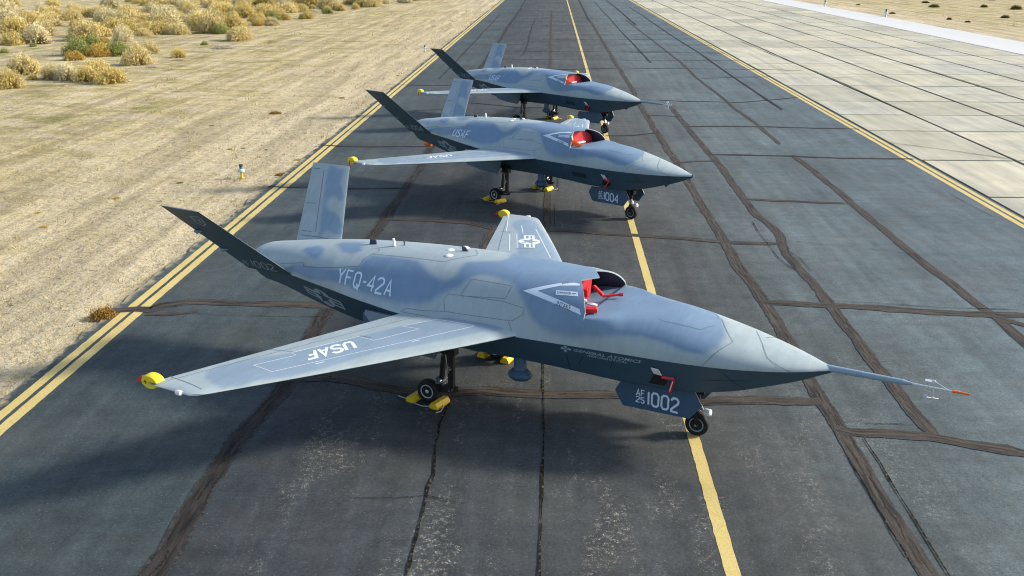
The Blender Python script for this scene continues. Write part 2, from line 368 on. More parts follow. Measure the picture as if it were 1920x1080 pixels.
CRACKS=[["w",0.34,[[-7.17,142.72],[-7.23,109.63],[-7.17,85.43],[-7.27,75.33],[-7.23,65.32],[-7.14,49.26],[-7.1,37.9],[-7.01,34.43],[-7.1,30.39],[-7.09,26.17],[-7.12,24.42],[-7.08,20.92],[-7.07,19.05],[-7.09,17.37],[-6.97,15.21],[-7.18,12.44],[-7.19,10.93],[-7.12,9.6],[-7.13,8.9]]],["w",0.26,[[-2.59,140.0],[-2.55,107.23],[-2.52,85.07],[-2.48,65.51],[-2.45,48.53],[-2.42,35.11],[-2.4,30.35],[-2.38,27.27],[-2.37,25.41]]],["w",0.3,[[2.11,116.52],[2.18,90.97],[2.24,68.04],[2.33,54.84],[2.25,48.72],[2.3,41.66],[2.33,36.85],[2.41,34.63],[2.37,30.33],[2.4,26.86],[2.41,24.46],[2.4,21.92],[2.47,19.92],[2.47,18.03],[2.41,15.81],[2.41,14.87],[2.43,14.65],[2.44,13.75],[2.44,12.73],[2.45,11.7],[2.47,10.65],[2.47,10.01],[2.49,9.31]]],["w",0.28,[[3.75,48.78],[3.8,42.41],[3.88,37.45],[3.91,33.31],[3.83,30.09],[3.8,27.72],[3.95,26.17],[4.0,25.25],[3.9,24.42],[3.79,23.28],[3.85,21.58],[3.91,19.74],[3.88,17.97],[3.84,16.39],[3.86,15.57],[3.84,14.7],[3.88,13.99],[3.86,13.67]]],["w",0.2,[[6.5,119.72],[6.85,84.39],[6.99,69.28],[6.81,60.8],[6.95,53.47],[6.92,48.37],[7.1,43.54],[6.99,38.72]]],["w",0.27,[[7.02,36.3],[7.06,33.89],[7.08,30.37],[7.06,28.76],[7.04,26.47],[7.02,24.36],[7.04,22.53],[7.14,20.83],[7.17,19.22],[7.18,18.25],[7.14,17.47],[7.08,15.93]]],["w",0.3,[[-11.64,18.63],[-11.25,18.74],[-10.84,18.73],[-10.73,19.03],[-10.33,19.25],[-9.54,19.25],[-8.5,19.23],[-7.79,19.22],[-7.12,19.12]]],["w",0.16,[[-10.8,18.5],[-10.37,18.52],[-9.93,18.64]]],["w",0.3,[[-6.92,15.37],[-6.28,15.49],[-5.76,15.33],[-5.19,15.08],[-4.89,14.99],[-4.41,14.92],[-3.94,14.94],[-3.43,15.05],[-2.77,14.97],[-2.3,14.94],[-1.6,14.95],[-0.86,14.94],[-0.23,14.84],[0.41,14.78],[1.27,14.9],[1.79,14.88],[2.31,14.86]]],["w",0.26,[[2.46,13.82],[2.63,13.72],[2.96,13.72],[3.37,13.68],[3.83,13.63],[4.3,13.42],[4.71,13.29],[5.13,13.15]]],["w",0.28,[[2.47,19.79],[3.12,19.71],[3.76,19.64],[4.88,19.52],[5.95,19.33],[6.52,19.26],[7.17,19.22],[8.01,19.23]]],["w",0.22,[[7.15,19.13],[7.39,18.83],[7.65,18.57]]],["w",0.2,[[-7.02,26.41],[-6.18,26.33],[-5.74,26.29],[-4.61,26.1],[-4.13,25.78],[-3.85,25.41]]],["w",0.3,[[-3.85,25.46],[-3.93,24.66],[-3.96,23.42],[-4.0,21.25]]],["w",0.24,[[-2.34,25.41],[-1.86,25.43],[-1.42,25.34],[-0.69,25.11],[-0.04,25.03],[0.61,24.9],[1.24,24.77],[2.43,24.41],[3.09,24.34],[3.85,24.32]]],["w",0.2,[[3.94,29.24],[4.7,29.13],[5.5,29.03],[6.97,28.82]]],["w",0.18,[[2.5,34.82],[3.02,35.04],[3.63,35.16]]],["m",0.16,[[3.88,36.38],[5.24,36.33],[6.98,36.2],[8.76,35.87],[11.29,35.87]]],["m",0.14,[[3.86,42.83],[5.54,42.9],[7.43,42.84],[11.26,42.44]]],["m",0.14,[[3.53,51.05],[4.62,50.7],[7.65,50.44],[9.22,51.29],[10.97,52.37]]],["m",0.12,[[7.14,60.81],[9.36,61.46],[11.45,61.83]]],["m",0.12,[[2.98,66.38],[7.21,66.23],[10.9,66.05],[14.37,65.55]]],["m",0.12,[[3.84,77.96],[8.06,77.68],[11.26,77.37]]],["m",0.12,[[3.78,90.43],[10.47,90.09],[11.11,90.12]]],["m",0.14,[[-11.79,30.35],[-10.99,30.23],[-10.33,30.25],[-9.56,30.21],[-8.84,30.16],[-7.14,30.31]]],["m",0.16,[[-11.69,37.72],[-10.77,37.52],[-9.46,37.46],[-7.38,37.55]]],["m",0.13,[[-12.2,56.88],[-9.77,56.72],[-8.09,56.79]]],["m",0.12,[[-9.06,47.01],[-7.83,47.24]]],["m",0.14,[[-6.54,49.67],[-4.9,48.79],[-3.96,48.1],[-2.45,48.17]]],["m",0.13,[[0.12,40.26],[1.27,40.44],[2.29,41.13]]],["m",0.12,[[2.34,45.81],[3.11,45.84],[3.76,45.54]]],["m",0.14,[[-2.51,65.19],[-0.88,65.57],[2.13,66.35]]],["t",0.05,[[-2.39,16.68],[-2.38,16.05],[-2.35,14.71],[-2.33,12.86],[-2.34,11.78],[-2.35,10.72],[-2.35,9.81],[-2.36,9.1]]],["t",0.06,[[-3.95,14.64],[-3.99,14.3],[-4.04,13.66],[-4.02,13.0],[-3.95,12.2],[-3.99,11.71],[-3.98,11.07],[-3.98,10.33],[-3.99,9.74],[-3.99,9.03]]],["t",0.035,[[2.74,13.53],[2.74,12.75],[2.72,11.99],[2.72,11.09],[2.7,10.02],[2.68,9.32]]],["t",0.03,[[2.31,13.0],[2.32,11.91],[2.31,10.92],[2.31,10.39]]],["t",0.025,[[-9.91,18.57],[-9.09,18.48],[-8.05,18.46],[-7.0,18.47]]],["t",0.03,[[3.99,19.92],[4.97,19.82],[6.2,19.61],[7.76,19.54]]],["t",0.025,[[2.74,14.04],[3.07,14.05],[3.41,14.05],[3.67,14.04]]],["t",0.03,[[3.54,26.62],[3.49,25.23],[3.5,24.46],[3.51,23.04],[3.68,22.05]]],["t",0.03,[[3.91,23.74],[4.05,23.06],[4.07,22.07]]],["t",0.025,[[-2.16,28.58],[-2.16,26.38],[-2.14,25.53]]],["t",0.03,[[-2.05,36.14],[-2.05,32.37],[-2.05,29.99]]],["t",0.02,[[-5.02,11.46],[-4.42,11.48],[-3.98,11.57],[-3.43,11.36]]],["t",0.02,[[8.75,41.93],[9.23,39.04],[9.29,36.3]]],["t",0.02,[[7.18,27.06],[8.09,27.04],[11.14,27.05]]],["t",0.02,[[3.88,24.72],[5.69,24.11],[7.47,23.34]]],["t",0.03,[[10.6,30.37],[10.6,29.11],[10.73,27.33]]]]
for i,(k,w,pts) in enumerate(CRACKS):
    z=.008+i*.00022
    w*=1.15 if k=='w' else 1.3 if k=='m' else 1
    if k=='w' and abs(pts[0][1]-pts[-1][1])>9: w*=.80 if i else .95
    if k=='t': w*=.62
    # light irregular bends between the traced points
    mb,ac=ribbon(pts,w,z,100+i,jit={'w':.12,'m':.2,'t':.45}[k],step={'w':.12,'m':.25,'t':.07}[k])
    mat='crack' if k=='t' else 'seal'
    if i in (0,): mat='seal_dark'
    if k=='m': mat='seal_dark'
    me=mb.mesh('crack_seal',[mat]); (fattr(me,'across',ac[0]),fattr(me,'along',ac[1]))
    link('crack_seal' if k!='t' else 'open_crack',me,taxi)
# far transverse joints of the pavement, where they can still be told apart
yy=72.0; j=0
while yy<190:
    x0,x1=(-11.5,11.4) if j%3 else (-7.1,11.4)
    mb,ac=ribbon([(x0,yy+.15),(-2,yy+random.uniform(-.3,.3)),(4,yy+random.uniform(-.3,.3)),(x1,yy-.3)],.13,.0195+j*.0002,400+j,step=.4)
    me=mb.mesh('crack_seal',['seal_dark']); (fattr(me,'across',ac[0]),fattr(me,'along',ac[1])); link('crack_seal',me,taxi)
    yy+=6.1+random.uniform(-.4,.9); j+=1
for k,(x0,ya,yb) in enumerate(((-9.4,60,130),(-4.6,75,120),(4.7,70,170),(9.3,48,150),(7.0,110,190),(-7.2,140,190),(2.1,115,190))):
    mb,ac=ribbon([(x0+random.uniform(-.1,.1),y) for y in np.linspace(ya,yb,8)],.10 if k<4 else .2,.024+k*.0003,460+k,step=.4)
    me=mb.mesh('crack_seal',['seal_dark']); (fattr(me,'across',ac[0]),fattr(me,'along',ac[1])); link('crack_seal',me,taxi)

def stripe(x0,x1,y0,y1,z,seed):
    ys=np.r_[np.arange(y0,60,.12),np.arange(60,y1,1.0)]; r=np.random.default_rng(seed)
    a=x0+r.normal(size=len(ys))*.004+smooth_noise(len(ys),40,.003,seed); b=x1+r.normal(size=len(ys))*.003
    P=np.stack([np.stack([a,ys,np.full_like(ys,z)],-1),np.stack([b,ys,np.full_like(ys,z)],-1)],0)
    mb=MB(); mb.grid(P,flip=True); return link('painted_line',mb.mesh('painted_line',['yellow_line']),taxi)
stripe(-11.475,-11.29,4,300,.004,1); stripe(-11.205,-11.0,4,300,.004,2)
stripe(-.045,.14,4,300,.004,3)
stripe(11.03,11.21,4,300,.004,4); stripe(11.30,11.47,4,300,.004,5)

# concrete apron: separate slabs with recessed joints
mb=MB(); mb.grid(sheet(11.56,40.2,4,420,-.035,1,4),flip=True)
apron=link('concrete_apron',mb.mesh('concrete_apron',['joint']),kind='structure')
cx=[11.60,15.15,19.02,22.95,26.6,30.4,34.42]
ry=[18,24,29.9,35.75,42.1,46.6,51.2,57.6,63.6,70.1,76.4,83,89.8,96.2,102.6,109,115.4,121.8,128,134.4,141,147.5,154,160.5,167,174,181,188]
for i in range(6):
    for j in range(len(ry)-1):
        g=.055+.04*random.random()
        s=random.uniform(-.12,.12)
        x0,x1,y0,y1=cx[i]+g,cx[i+1]-g,ry[j]+g,ry[j+1]-g
        if x0<11.65: x0=11.585
        zt=random.uniform(-.004,.004)-.004
        b=.012
        # each slab: bevelled top, slightly irregular corners
        q=[(x0+random.uniform(0,.02),y0+random.uniform(0,.02)),(x1-random.uniform(0,.02),y0+random.uniform(0,.02)),(x1-random.uniform(0,.02),y1-random.uniform(0,.02)),(x0+random.uniform(0,.02),y1-random.uniform(0,.02))]
        cxm,cym=(x0+x1)/2,(y0+y1)/2
        v=[(a,c,-.034) for a,c in q]+[(a,c,zt-b) for a,c in q]+[(a+b*(1 if a<cxm else -1),c+b*(1 if c<cym else -1),zt) for a,c in q]
        f=[(8,9,10,11)]
        for k in range(2):
            for e in range(4): f.append((4*k+e,4*k+(e+1)%4,4*k+4+(e+1)%4,4*k+4+e))
        m_=MB(); m_.add(v,f); link('concrete_slab',m_.mesh('concrete_slab',['concrete']),apron)
for i,pts in enumerate(([(15.1,41.9),(15.2,50.8),(15.3,58),(15.25,65.3),(14.9,75),(14.7,88.5)],[(22.9,52),(23.1,58.6),(23.0,71),(22.9,83.5)],[(11.6,39.2),(13.5,37.6),(15.2,35.9)],[(17.5,35.8),(17.2,38.5),(18.9,41.8)],[(19.5,36),(19.2,40),(21,42)],[(15.2,61.5),(17,62),(19,61.2)],[(19,53.5),(21,54),(22.9,53.2)])):
    mb,ac=ribbon(pts,.065 if i<2 else .05,.012+i*.0006,520+i,jit=.35,step=.2); me=mb.mesh('open_crack',['joint']); link('open_crack',me,apron)
# pale drainage strip along the far side
m_=MB(); yy_=np.arange(4,420,4.0); zz=np.full_like(yy_,.0)
P=np.stack([np.stack([np.full_like(yy_,34.47),yy_,zz-.03],-1),np.stack([np.full_like(yy_,34.5),yy_,zz+.01],-1),np.stack([np.full_like(yy_,37.2),yy_,zz-.02],-1),np.stack([39.9+.1*RNG.normal(size=len(yy_)),yy_,zz+.01],-1),np.stack([np.full_like(yy_,40.1),yy_,zz-.05],-1)],0)
m_.grid(P,flip=True); link('pale_concrete_strip',m_.mesh('pale_concrete_strip',['strip']),kind='structure')

# ------------------------------------------------------------------ aircraft shape
# ---- aircraft body shape (x forward from nose wheel, y left, z up) ----
ST=np.array([ # x, zt, zc, yc, zb, yb, n
[1.94,1.60,1.555,.035,1.515,.008,2.0],[1.75,1.638,1.553,.165,1.43,.05,2.05],[1.6,1.672,1.55,.265,1.362,.10,2.1],[1.1,1.778,1.547,.52,1.195,.25,2.15],[.5,1.905,1.54,.71,1.03,.40,2.2],
[-.2,2.03,1.53,.82,.935,.53,2.3],[-1.0,2.125,1.525,.89,.94,.63,2.45],[-1.3,2.25,1.527,.925,.955,.665,2.55],[-1.75,2.37,1.535,.985,.985,.715,2.7],[-2.6,2.395,1.555,1.12,1.015,.785,2.7],
[-3.6,2.405,1.565,1.215,1.0,.81,2.6],[-4.6,2.38,1.58,1.24,.975,.77,2.5],[-5.6,2.315,1.62,1.14,.97,.66,2.4],[-6.6,2.22,1.655,.94,1.01,.5,2.3],
[-7.6,2.10,1.662,.70,1.10,.30,2.25],[-8.3,1.99,1.65,.525,1.17,.14,2.2],[-8.75,1.90,1.64,.43,1.205,.08,2.2],[-8.92,1.78,1.635,.385,1.25,.06,2.2]])
_X=-ST[:,0]
def _pchip(xq,x,y):
    h=np.diff(x); d=np.diff(y)/h; m=np.zeros_like(y)
    w1=2*h[1:]+h[:-1]; w2=h[1:]+2*h[:-1]
    ok=d[:-1]*d[1:]>0
    dd0=np.where(ok,d[:-1],1.0); dd1=np.where(ok,d[1:],1.0)
    m[1:-1]=np.where(ok,(w1+w2)/(w1/dd0+w2/dd1),0)
    m[0]=d[0]; m[-1]=d[-1]
    i=np.clip(np.searchsorted(x,xq)-1,0,len(x)-2); t=(xq-x[i])/h[i]
    return (y[i]*(1+2*t)*(1-t)**2+m[i]*h[i]*t*(1-t)**2+y[i+1]*t*t*(3-2*t)+m[i+1]*h[i]*t*t*(t-1))
def sec(x):
    q=-np.clip(np.asarray(x,float),ST[-1,0],ST[0,0])
    return [_pchip(q,_X,ST[:,k]) for k in range(1,7)]
def upper(x,s):
    """envelope of the upper body; s 0 right chine .. 1 left chine"""
    x=np.asarray(x,float); s=np.asarray(s,float)
    zt,zc,yc,zb,yb,n=sec(x)
    t=s*np.pi; c=np.cos(t); sn=np.clip(np.sin(t),0,1)
    e=2/n
    core=np.minimum(yc,.95); ex=yc-core
    h=sn**e
    y=-np.sign(c)*(core*np.abs(c)**e+ex*np.where(np.abs(c)>1e-9,(1-h)**2.2,0))
    return np.stack([x+0*s,y+0*x,zc+(zt-zc)*h],-1)
def lower(x,v):
    zt,zc,yc,zb,yb,n=sec(x)
    return np.stack([x+0*v,-(yc+(yb-yc)*v),zc+(zb-zc)*v],-1)
def wing_z(x,y,up=True):
    a=np.abs(y); k=np.clip((a-1.15)/(5.19-1.15),-.2,1)
    le=-2.69-2.76*k+.24*np.clip(k,0,1)*(1-np.clip(k,0,1)); te=-4.80-1.50*k
    c=np.clip((le-x)/(le-te),0,1)
    th=(.17+(.055-.17)*np.clip(k,0,1))
    t=th/.2*(.2969*np.sqrt(c)-.1260*c-.3516*c**2+.2843*c**3-.1030*c**4)
    z0=1.578+.008*(a-1.15)
    return z0+t*(1.15 if up else -.85)
FR=np.array([[-7.55,-.73,1.69],[-8.66,-.70,1.655],[-9.19,-2.06,3.07],[-8.26,-2.09,3.08]])
def fin(c,k,side=-1):
    """c 0 LE..1 TE, k 0 root..1 tip"""
    c=np.asarray(c,float)[...,None];k=np.asarray(k,float)[...,None]
    p=(FR[0]*(1-c)+FR[1]*c)*(1-k)+(FR[3]*(1-c)+FR[2]*c)*k
    return p*np.array([1,-side,1]) if side>0 else p

T={"camo_up":[[-7.749,0.0544],[-7.537,0.1211],[-7.251,0.1514],[-6.811,0.1582],[-6.365,0.1767],[-5.951,0.2262],[-5.939,0.2966],[-5.856,0.3494],[-5.471,0.3583],[-4.891,0.3454],[-4.76,0.3103],[-4.476,0.2438],[-4.264,0.2152],[-4.114,0.2205],[-4.013,0.2656],[-4.027,0.3381],[-4.026,0.3844],[-3.981,0.4076],[-3.529,0.4728],[-3.45,0.5038],[-3.525,0.5602]],"camo_dn":[[0.126,0.6299],[0.251,0.5484],[0.368,0.4362],[0.417,0.361],[0.392,0.2187],[0.199,0.1219],[-0.046,0.1082],[-0.315,0.1458],[-0.516,0.1582],[-0.764,0.1592],[-1.0,0.1313],[-1.352,0.063],[-1.771,0.0301],[-2.073,0.0292],[-2.283,0.0449],[-2.454,0.0751],[-2.618,0.1418],[-2.734,0.2057],[-2.823,0.2304],[-2.933,0.2727],[-3.062,0.2933],[-3.349,0.3103],[-3.56,0.3108],[-3.712,0.2789],[-3.801,0.2331],[-3.885,0.1883],[-4.059,0.1492],[-4.218,0.1046],[-4.291,0.0769],[-4.52,0.0516],[-4.902,0.0316],[-5.191,0.0351],[-5.633,0.041],[-6.016,0.0577],[-6.466,0.0613],[-6.741,0.0332],[-7.085,0.0187],[-7.348,0.0298],[-7.636,0.0552]],"blob_a":[[-7.513,0.3185],[-7.478,0.3783],[-7.27,0.4271],[-7.036,0.3803],[-6.945,0.2992],[-6.995,0.2448],[-7.159,0.2571]],"blob_b":[[-6.944,0.4688],[-6.845,0.509],[-6.465,0.5241],[-6.183,0.3957],[-6.319,0.3449],[-6.56,0.3603]],"yfq":[[-6.313,0.0658],[-5.084,0.0593],[-5.102,0.1536],[-6.342,0.1884]],"usaf2":[[-6.329,0.0601],[-5.585,0.0534],[-5.547,0.1574],[-6.283,0.16]],"usaf3":[[-6.305,0.0362],[-5.5,0.0463],[-5.489,0.1284],[-6.245,0.1298]],"chev":[[-2.745,0.2434],[-2.227,0.3623],[-2.013,0.3953],[-1.917,0.3954],[-1.901,0.3788],[-2.191,0.3422],[-2.505,0.264],[-1.731,0.1979],[-1.685,0.1613]],"danger":[[-2.19,0.2624],[-1.825,0.2868],[-1.87,0.3207],[-2.214,0.2986]],"intake":[[-2.119,0.1901],[-1.871,0.1733],[-1.883,0.207],[-2.124,0.2207]],"jet":[[-2.189,0.3559],[-2.065,0.3725],[-2.082,0.3861],[-2.201,0.3696]],"pl_nose1":[[0.199,0.5724],[0.556,0.3309],[0.232,0.0096]],"pl_nose2":[[0.74,0.6124],[0.93,0.4375],[1.078,0.2399],[1.432,0.0]],"pl_acc1":[[-3.699,0.2593],[-2.954,0.2643],[-2.994,0.1675],[-3.762,0.136],[-3.79,0.1375],[-3.699,0.2593]],"pl_acc2":[[-4.018,0.1338],[-4.075,0.1028],[-3.996,0.0414],[-2.803,0.0508],[-2.622,0.0938],[-2.647,0.1298],[-3.02,0.1484],[-4.023,0.1344]],"pl_wr":[[-2.844,0.0446],[-2.748,0.0008]],"pl_wr2":[[-4.779,0.0],[-4.229,0.0105]],"pl_wr3":[[-4.807,0.0047],[-4.693,0.0235],[-4.408,0.0261],[-3.996,0.0414]],"pl_aft":[[-7.887,0.1015],[-7.271,0.1719],[-7.216,0.1329],[-5.954,0.2285],[-5.961,0.2925],[-5.887,0.3659],[-5.82,0.405],[-5.897,0.44]],"pl_dors":[[-5.887,0.3659],[-4.392,0.3698],[-4.24,0.4201],[-3.994,0.4929],[-4.203,0.5575]],"pl_nosep":[[-0.615,0.3885],[-0.533,0.3418],[0.051,0.3569],[0.189,0.4457]],"pl_nosetop":[[-0.618,0.4832],[-0.519,0.4418]],"d_logo":[[-1.968,0.139],[-1.907,0.277],[-1.792,0.131],[-1.882,0.01]],"d_ga":[[-1.769,0.182],[-0.699,0.21],[-0.684,0.099],[-1.752,0.09]],"d_aero":[[-1.57,0.285],[-0.927,0.288],[-0.914,0.218],[-1.561,0.222]],"d_bay":[[-0.518,0.487],[-0.623,0.846],[-0.384,0.867],[-0.327,0.706],[-0.373,0.544]],"d_bay2":[[-0.565,0.362],[-0.642,0.841],[-0.38,0.83],[-0.308,0.385]],"d_star":[[-7.369,0.533],[-6.806,0.178],[-6.563,0.427],[-6.384,0.578],[-6.738,0.806],[-7.061,0.816],[-7.302,0.679]],"d_starc":[[-6.877,0.552],[-7.076,0.418],[-6.663,0.674]],"d_pl":[[0.465,0.085],[0.8,0.95],[0.387,0.149]],"w_usaf":[[-4.867,-3.615],[-4.489,-2.856],[-4.762,-2.703],[-5.094,-3.274]],"w_box":[[-5.391,-4.065],[-4.987,-4.127],[-3.319,-1.287],[-4.036,-1.296],[-4.388,-1.788],[-4.041,-1.795],[-4.393,-2.515],[-4.733,-2.465],[-5.221,-3.444],[-5.086,-3.497]],"w_camo":[[-5.706,-4.694],[-5.848,-4.504],[-5.853,-4.24],[-5.698,-3.97],[-5.387,-3.635],[-5.221,-3.444],[-4.733,-2.465],[-4.39,-1.804],[-4.011,-1.174],[-3.825,-0.979],[-3.512,-0.91],[-3.124,-1.073],[-2.887,-1.129],[-2.919,-1.225],[-3.149,-1.456],[-3.389,-1.86],[-3.751,-2.419],[-4.121,-2.925],[-4.416,-3.616],[-4.716,-4.12],[-5.009,-4.442],[-5.073,-4.637],[-5.234,-4.823],[-5.437,-4.812]],"w_flap":[[-6.53,-4.992],[-6.109,-4.139],[-5.659,-3.413],[-5.436,-3.463],[-4.939,-1.946],[-4.791,-1.714],[-4.806,-1.219],[-4.257,-1.152]],"w_tip":[[-6.352,-4.891],[-6.022,-4.883],[-5.614,-4.933],[-5.322,-5.004]],"wl_star":[[-4.722,3.333],[-4.944,3.27],[-4.497,3.429],[-4.925,3.717],[-4.522,2.967],[-4.994,3.687],[-4.854,3.756]],"wl_camo":[[-5.713,4.414],[-5.765,4.596],[-5.731,4.756],[-5.605,4.828],[-5.431,4.838],[-5.283,4.778],[-5.031,4.448],[-4.486,3.741],[-3.959,3.065],[-3.746,2.755],[-4.572,2.523],[-5.231,3.79],[-5.321,3.949],[-5.505,4.132]],"wl_lines":[[-5.029,4.243],[-3.85,2.539],[-5.43,4.35],[-5.112,3.807],[-5.228,3.745],[-4.745,2.839],[-4.731,2.802],[-4.392,2.896],[-5.658,3.824],[-5.422,3.815],[-6.257,5.303],[-5.556,3.889],[-5.356,3.665],[-4.802,2.618]],"f_num":[[0.789,0.073],[0.253,0.013],[0.108,0.147],[0.613,0.133]],"f_shield":[[0.485,0.889],[0.24,0.905],[0.228,0.879],[0.332,0.786],[0.489,0.741],[0.57,0.783]],"f_mirror":[[0.919,0.627],[0.918,0.567],[0.904,0.329],[0.873,0.242]],"fl_camo":[[0.58,0.916],[0.497,0.985],[0.233,0.949],[0.092,0.956],[0.14,0.873],[0.182,0.775],[0.065,0.655],[0.066,0.592],[0.159,0.571],[0.274,0.628],[0.428,0.588],[0.467,0.507],[0.351,0.452],[0.185,0.431],[0.001,0.32],[-0.079,0.234],[-0.059,0.188],[0.152,0.19],[0.344,0.223],[0.45,0.171],[0.5,0.138],[0.52,0.288],[0.531,0.504],[0.561,0.771]],"fl_lines":[[0.657,0.928],[0.622,0.483],[0.595,0.192],[1.004,0.931],[0.767,0.931],[0.965,0.511],[0.717,0.517],[0.921,0.191],[0.687,0.189],[0.916,0.141],[0.287,0.133]]}
TILT=.0065
def smin(a,b,k=.035):
    h=np.clip(.5+.5*(b-a)/k,0,1); return b*(1-h)+a*h-k*h*(1-h)
def pip_sd(px,py,poly):
    """signed distance (negative inside) of points to a polygon"""
    poly=np.asarray(poly,float); n=len(poly); d=np.full(px.shape,1e9); ins=np.zeros(px.shape,bool)
    for i in range(n):
        a=poly[i]; b=poly[(i+1)%n]; e=b-a; wx=px-a[0]; wy=py-a[1]
        t=np.clip((wx*e[0]+wy*e[1])/(e@e+1e-12),0,1); d=np.minimum(d,(wx-e[0]*t)**2+(wy-e[1]*t)**2)
        c=((a[1]>py)!=(b[1]>py))&(px<(b[0]-a[0])*(py-a[1])/(b[1]-a[1]+1e-12)+a[0]); ins^=c
    d=np.sqrt(d); return np.where(ins,-d,d)
SS=2.6   # metres of girth for s 0..1
top=T['camo_up']+[(-3.7,.72),(-3.2,.80),(-1.0,.80),(0.0,.74)]
CAMO=[[(x,s*SS) for x,s in top+T['camo_dn']],[(x,s*SS) for x,s in T['blob_a']],[(x,s*SS) for x,s in T['blob_b']]]
CAMO.append([(x,s*SS) for x,s in [(-6.9,.66),(-6.2,.60),(-5.2,.66),(-4.6,.74),(-4.9,.92),(-6.0,.95),(-7.0,.88)]])
def camo_at(x,s,polys=CAMO,w=.07):
    d=np.full(np.shape(x),9.0)
    for p in polys: d=np.minimum(d,pip_sd(x,s,p))
    t=np.clip(.5-d/(2*w),0,1); return t*t*(3-2*t)
CACHE={}
def cached(key,fn):
    if key not in CACHE: CACHE[key]=fn()
    return CACHE[key]
def tilt(mb):
    for a in mb.v: a[:,2]-=TILT*a[:,0]
    return mb
ZD_X=np.array([-3.2,-2.9,-2.4,-1.95,-1.63,-1.3,-1.0,-.75,-.5,-.3,-.1,.1]); ZD_Z=np.array([1.74,1.78,1.86,1.945,1.99,2.010,2.022,2.032,2.042,2.054,2.08,2.16])
def fwd_upper():
    xs=np.r_[np.linspace(1.94,-1.66,110),np.linspace(-1.665,-2.9,26)]; ss=np.linspace(0,1,73)
    X=xs[:,None]+0*ss[None]; S=0*xs[:,None]+ss[None]
    P=upper(X,S)
    zd=np.interp(xs,ZD_X,ZD_Z)[:,None]
    P[...,2]=np.where(X<.09,smin(P[...,2],zd+0*S,.05),P[...,2])
    k=np.clip((-1.66-xs)/.02,0,1)[:,None]
    P[...,1]*=1-.05*k; P[...,2]-=.03*k
    mb=MB(); mb.grid(P,flip=False); tilt(mb)
    me=mb.mesh('forward_fuselage',['camo'],smooth=True); fattr(me,'camo',camo_at(X,S*SS).ravel()); return me
def x_front(s):
    y=np.abs(upper(np.full_like(s,-1.75),s)[...,1])
    return np.where(y>.835,-1.632,np.interp(y,[0,.28,.835],[-1.757,-1.95,-1.632]))
def cowl():
    ss=np.r_[np.linspace(0,1,97)]; n=190; t=np.linspace(0,1,n)
    xf=x_front(ss); X=xf[None]+(-8.92-xf)[None]*t[:,None]; S=0*t[:,None]+ss[None]
    P=upper(X,S); dx=1e-3
    N=np.cross(np.gradient(P,axis=0),np.gradient(P,axis=1)); N/=np.linalg.norm(N,axis=2)[...,None]+1e-9
    if N[60,48,2]<0: N=-N
    P=P+N*.004
    mb=MB(); mb.grid(P)
    q=26; I=P[:q].copy(); taper=np.linspace(.02,.05,q)[:,None]
    I[...,1]*=(1-taper*1.0); I[...,2]-=taper*np.clip(np.sin(S[:q]*np.pi),0,1)+.004
    mb.grid(np.stack([P[0],I[0]],0),flip=True); mb.grid(I,mi=1,flip=True)
    nb=mb.n; tilt(mb)
    me=mb.mesh('engine_cowl',['camo','duct'],smooth=True); sharp(me,50)
    c=np.zeros(nb); c[:P.shape[0]*P.shape[1]]=camo_at(X,S*SS).ravel(); fattr(me,'camo',c); return me
def lower_body():
    xs=np.linspace(1.94,-8.92,170); zt,zc,yc,zb,yb,n=sec(xs)
    prof=[]
    for sgn in (-1,1):
        a=np.stack([xs,sgn*yc,zc-.001],-1); b=np.stack([xs,sgn*(yc+(yb-yc)*.93),zc+(zb-zc)*.93],-1)
        c=np.stack([xs,sgn*yb*.985,zb+.006],-1); d=np.stack([xs,sgn*yb*.90,zb],-1)
        prof.append([a,b,c,d])
    mb=MB()
    for sgn,pr in zip((-1,1),prof):
        for i in range(3): mb.grid(np.stack([pr[i],pr[i+1]],0),flip=(sgn<0))
    mb.grid(np.stack([prof[0][3],prof[1][3]],0),flip=True)
    # tail end plate and nozzle
    ss=np.linspace(0,1,25); U=upper(np.full(25,-8.92),ss); lo=np.array([prof[1][0][-1],prof[1][1][-1],prof[1][3][-1],prof[0][3][-1],prof[0][1][-1],prof[0][0][-1]])
    ring=np.vstack([U,lo]); cen=ring.mean(0); m=len(ring); mb.add(np.vstack([ring,[cen+V3((.12,0,0))]]),[(i,(i+1)%m,m) for i in range(m)],1)
    tilt(mb); me=mb.mesh('lower_fuselage',['dark','black'],smooth=True); sharp(me,18); return me
WY=np.r_[np.linspace(.75,5.05,110)]
def wing_edges(a):
    k=(a-1.15)/(5.19-1.15); q=min(max(k,0),1); return -2.69-2.76*k+.24*q*(1-q), -4.80-1.50*k
WC={-1:[T['w_camo']],1:[[(x,y) for x,y in T['wl_camo']]+[]]}
WC[1]=[T['wl_camo'][:10]+[(-3.3,2.2),(-2.95,1.4),(-3.6,.95),(-4.0,1.3)]+T['wl_camo'][10:]]
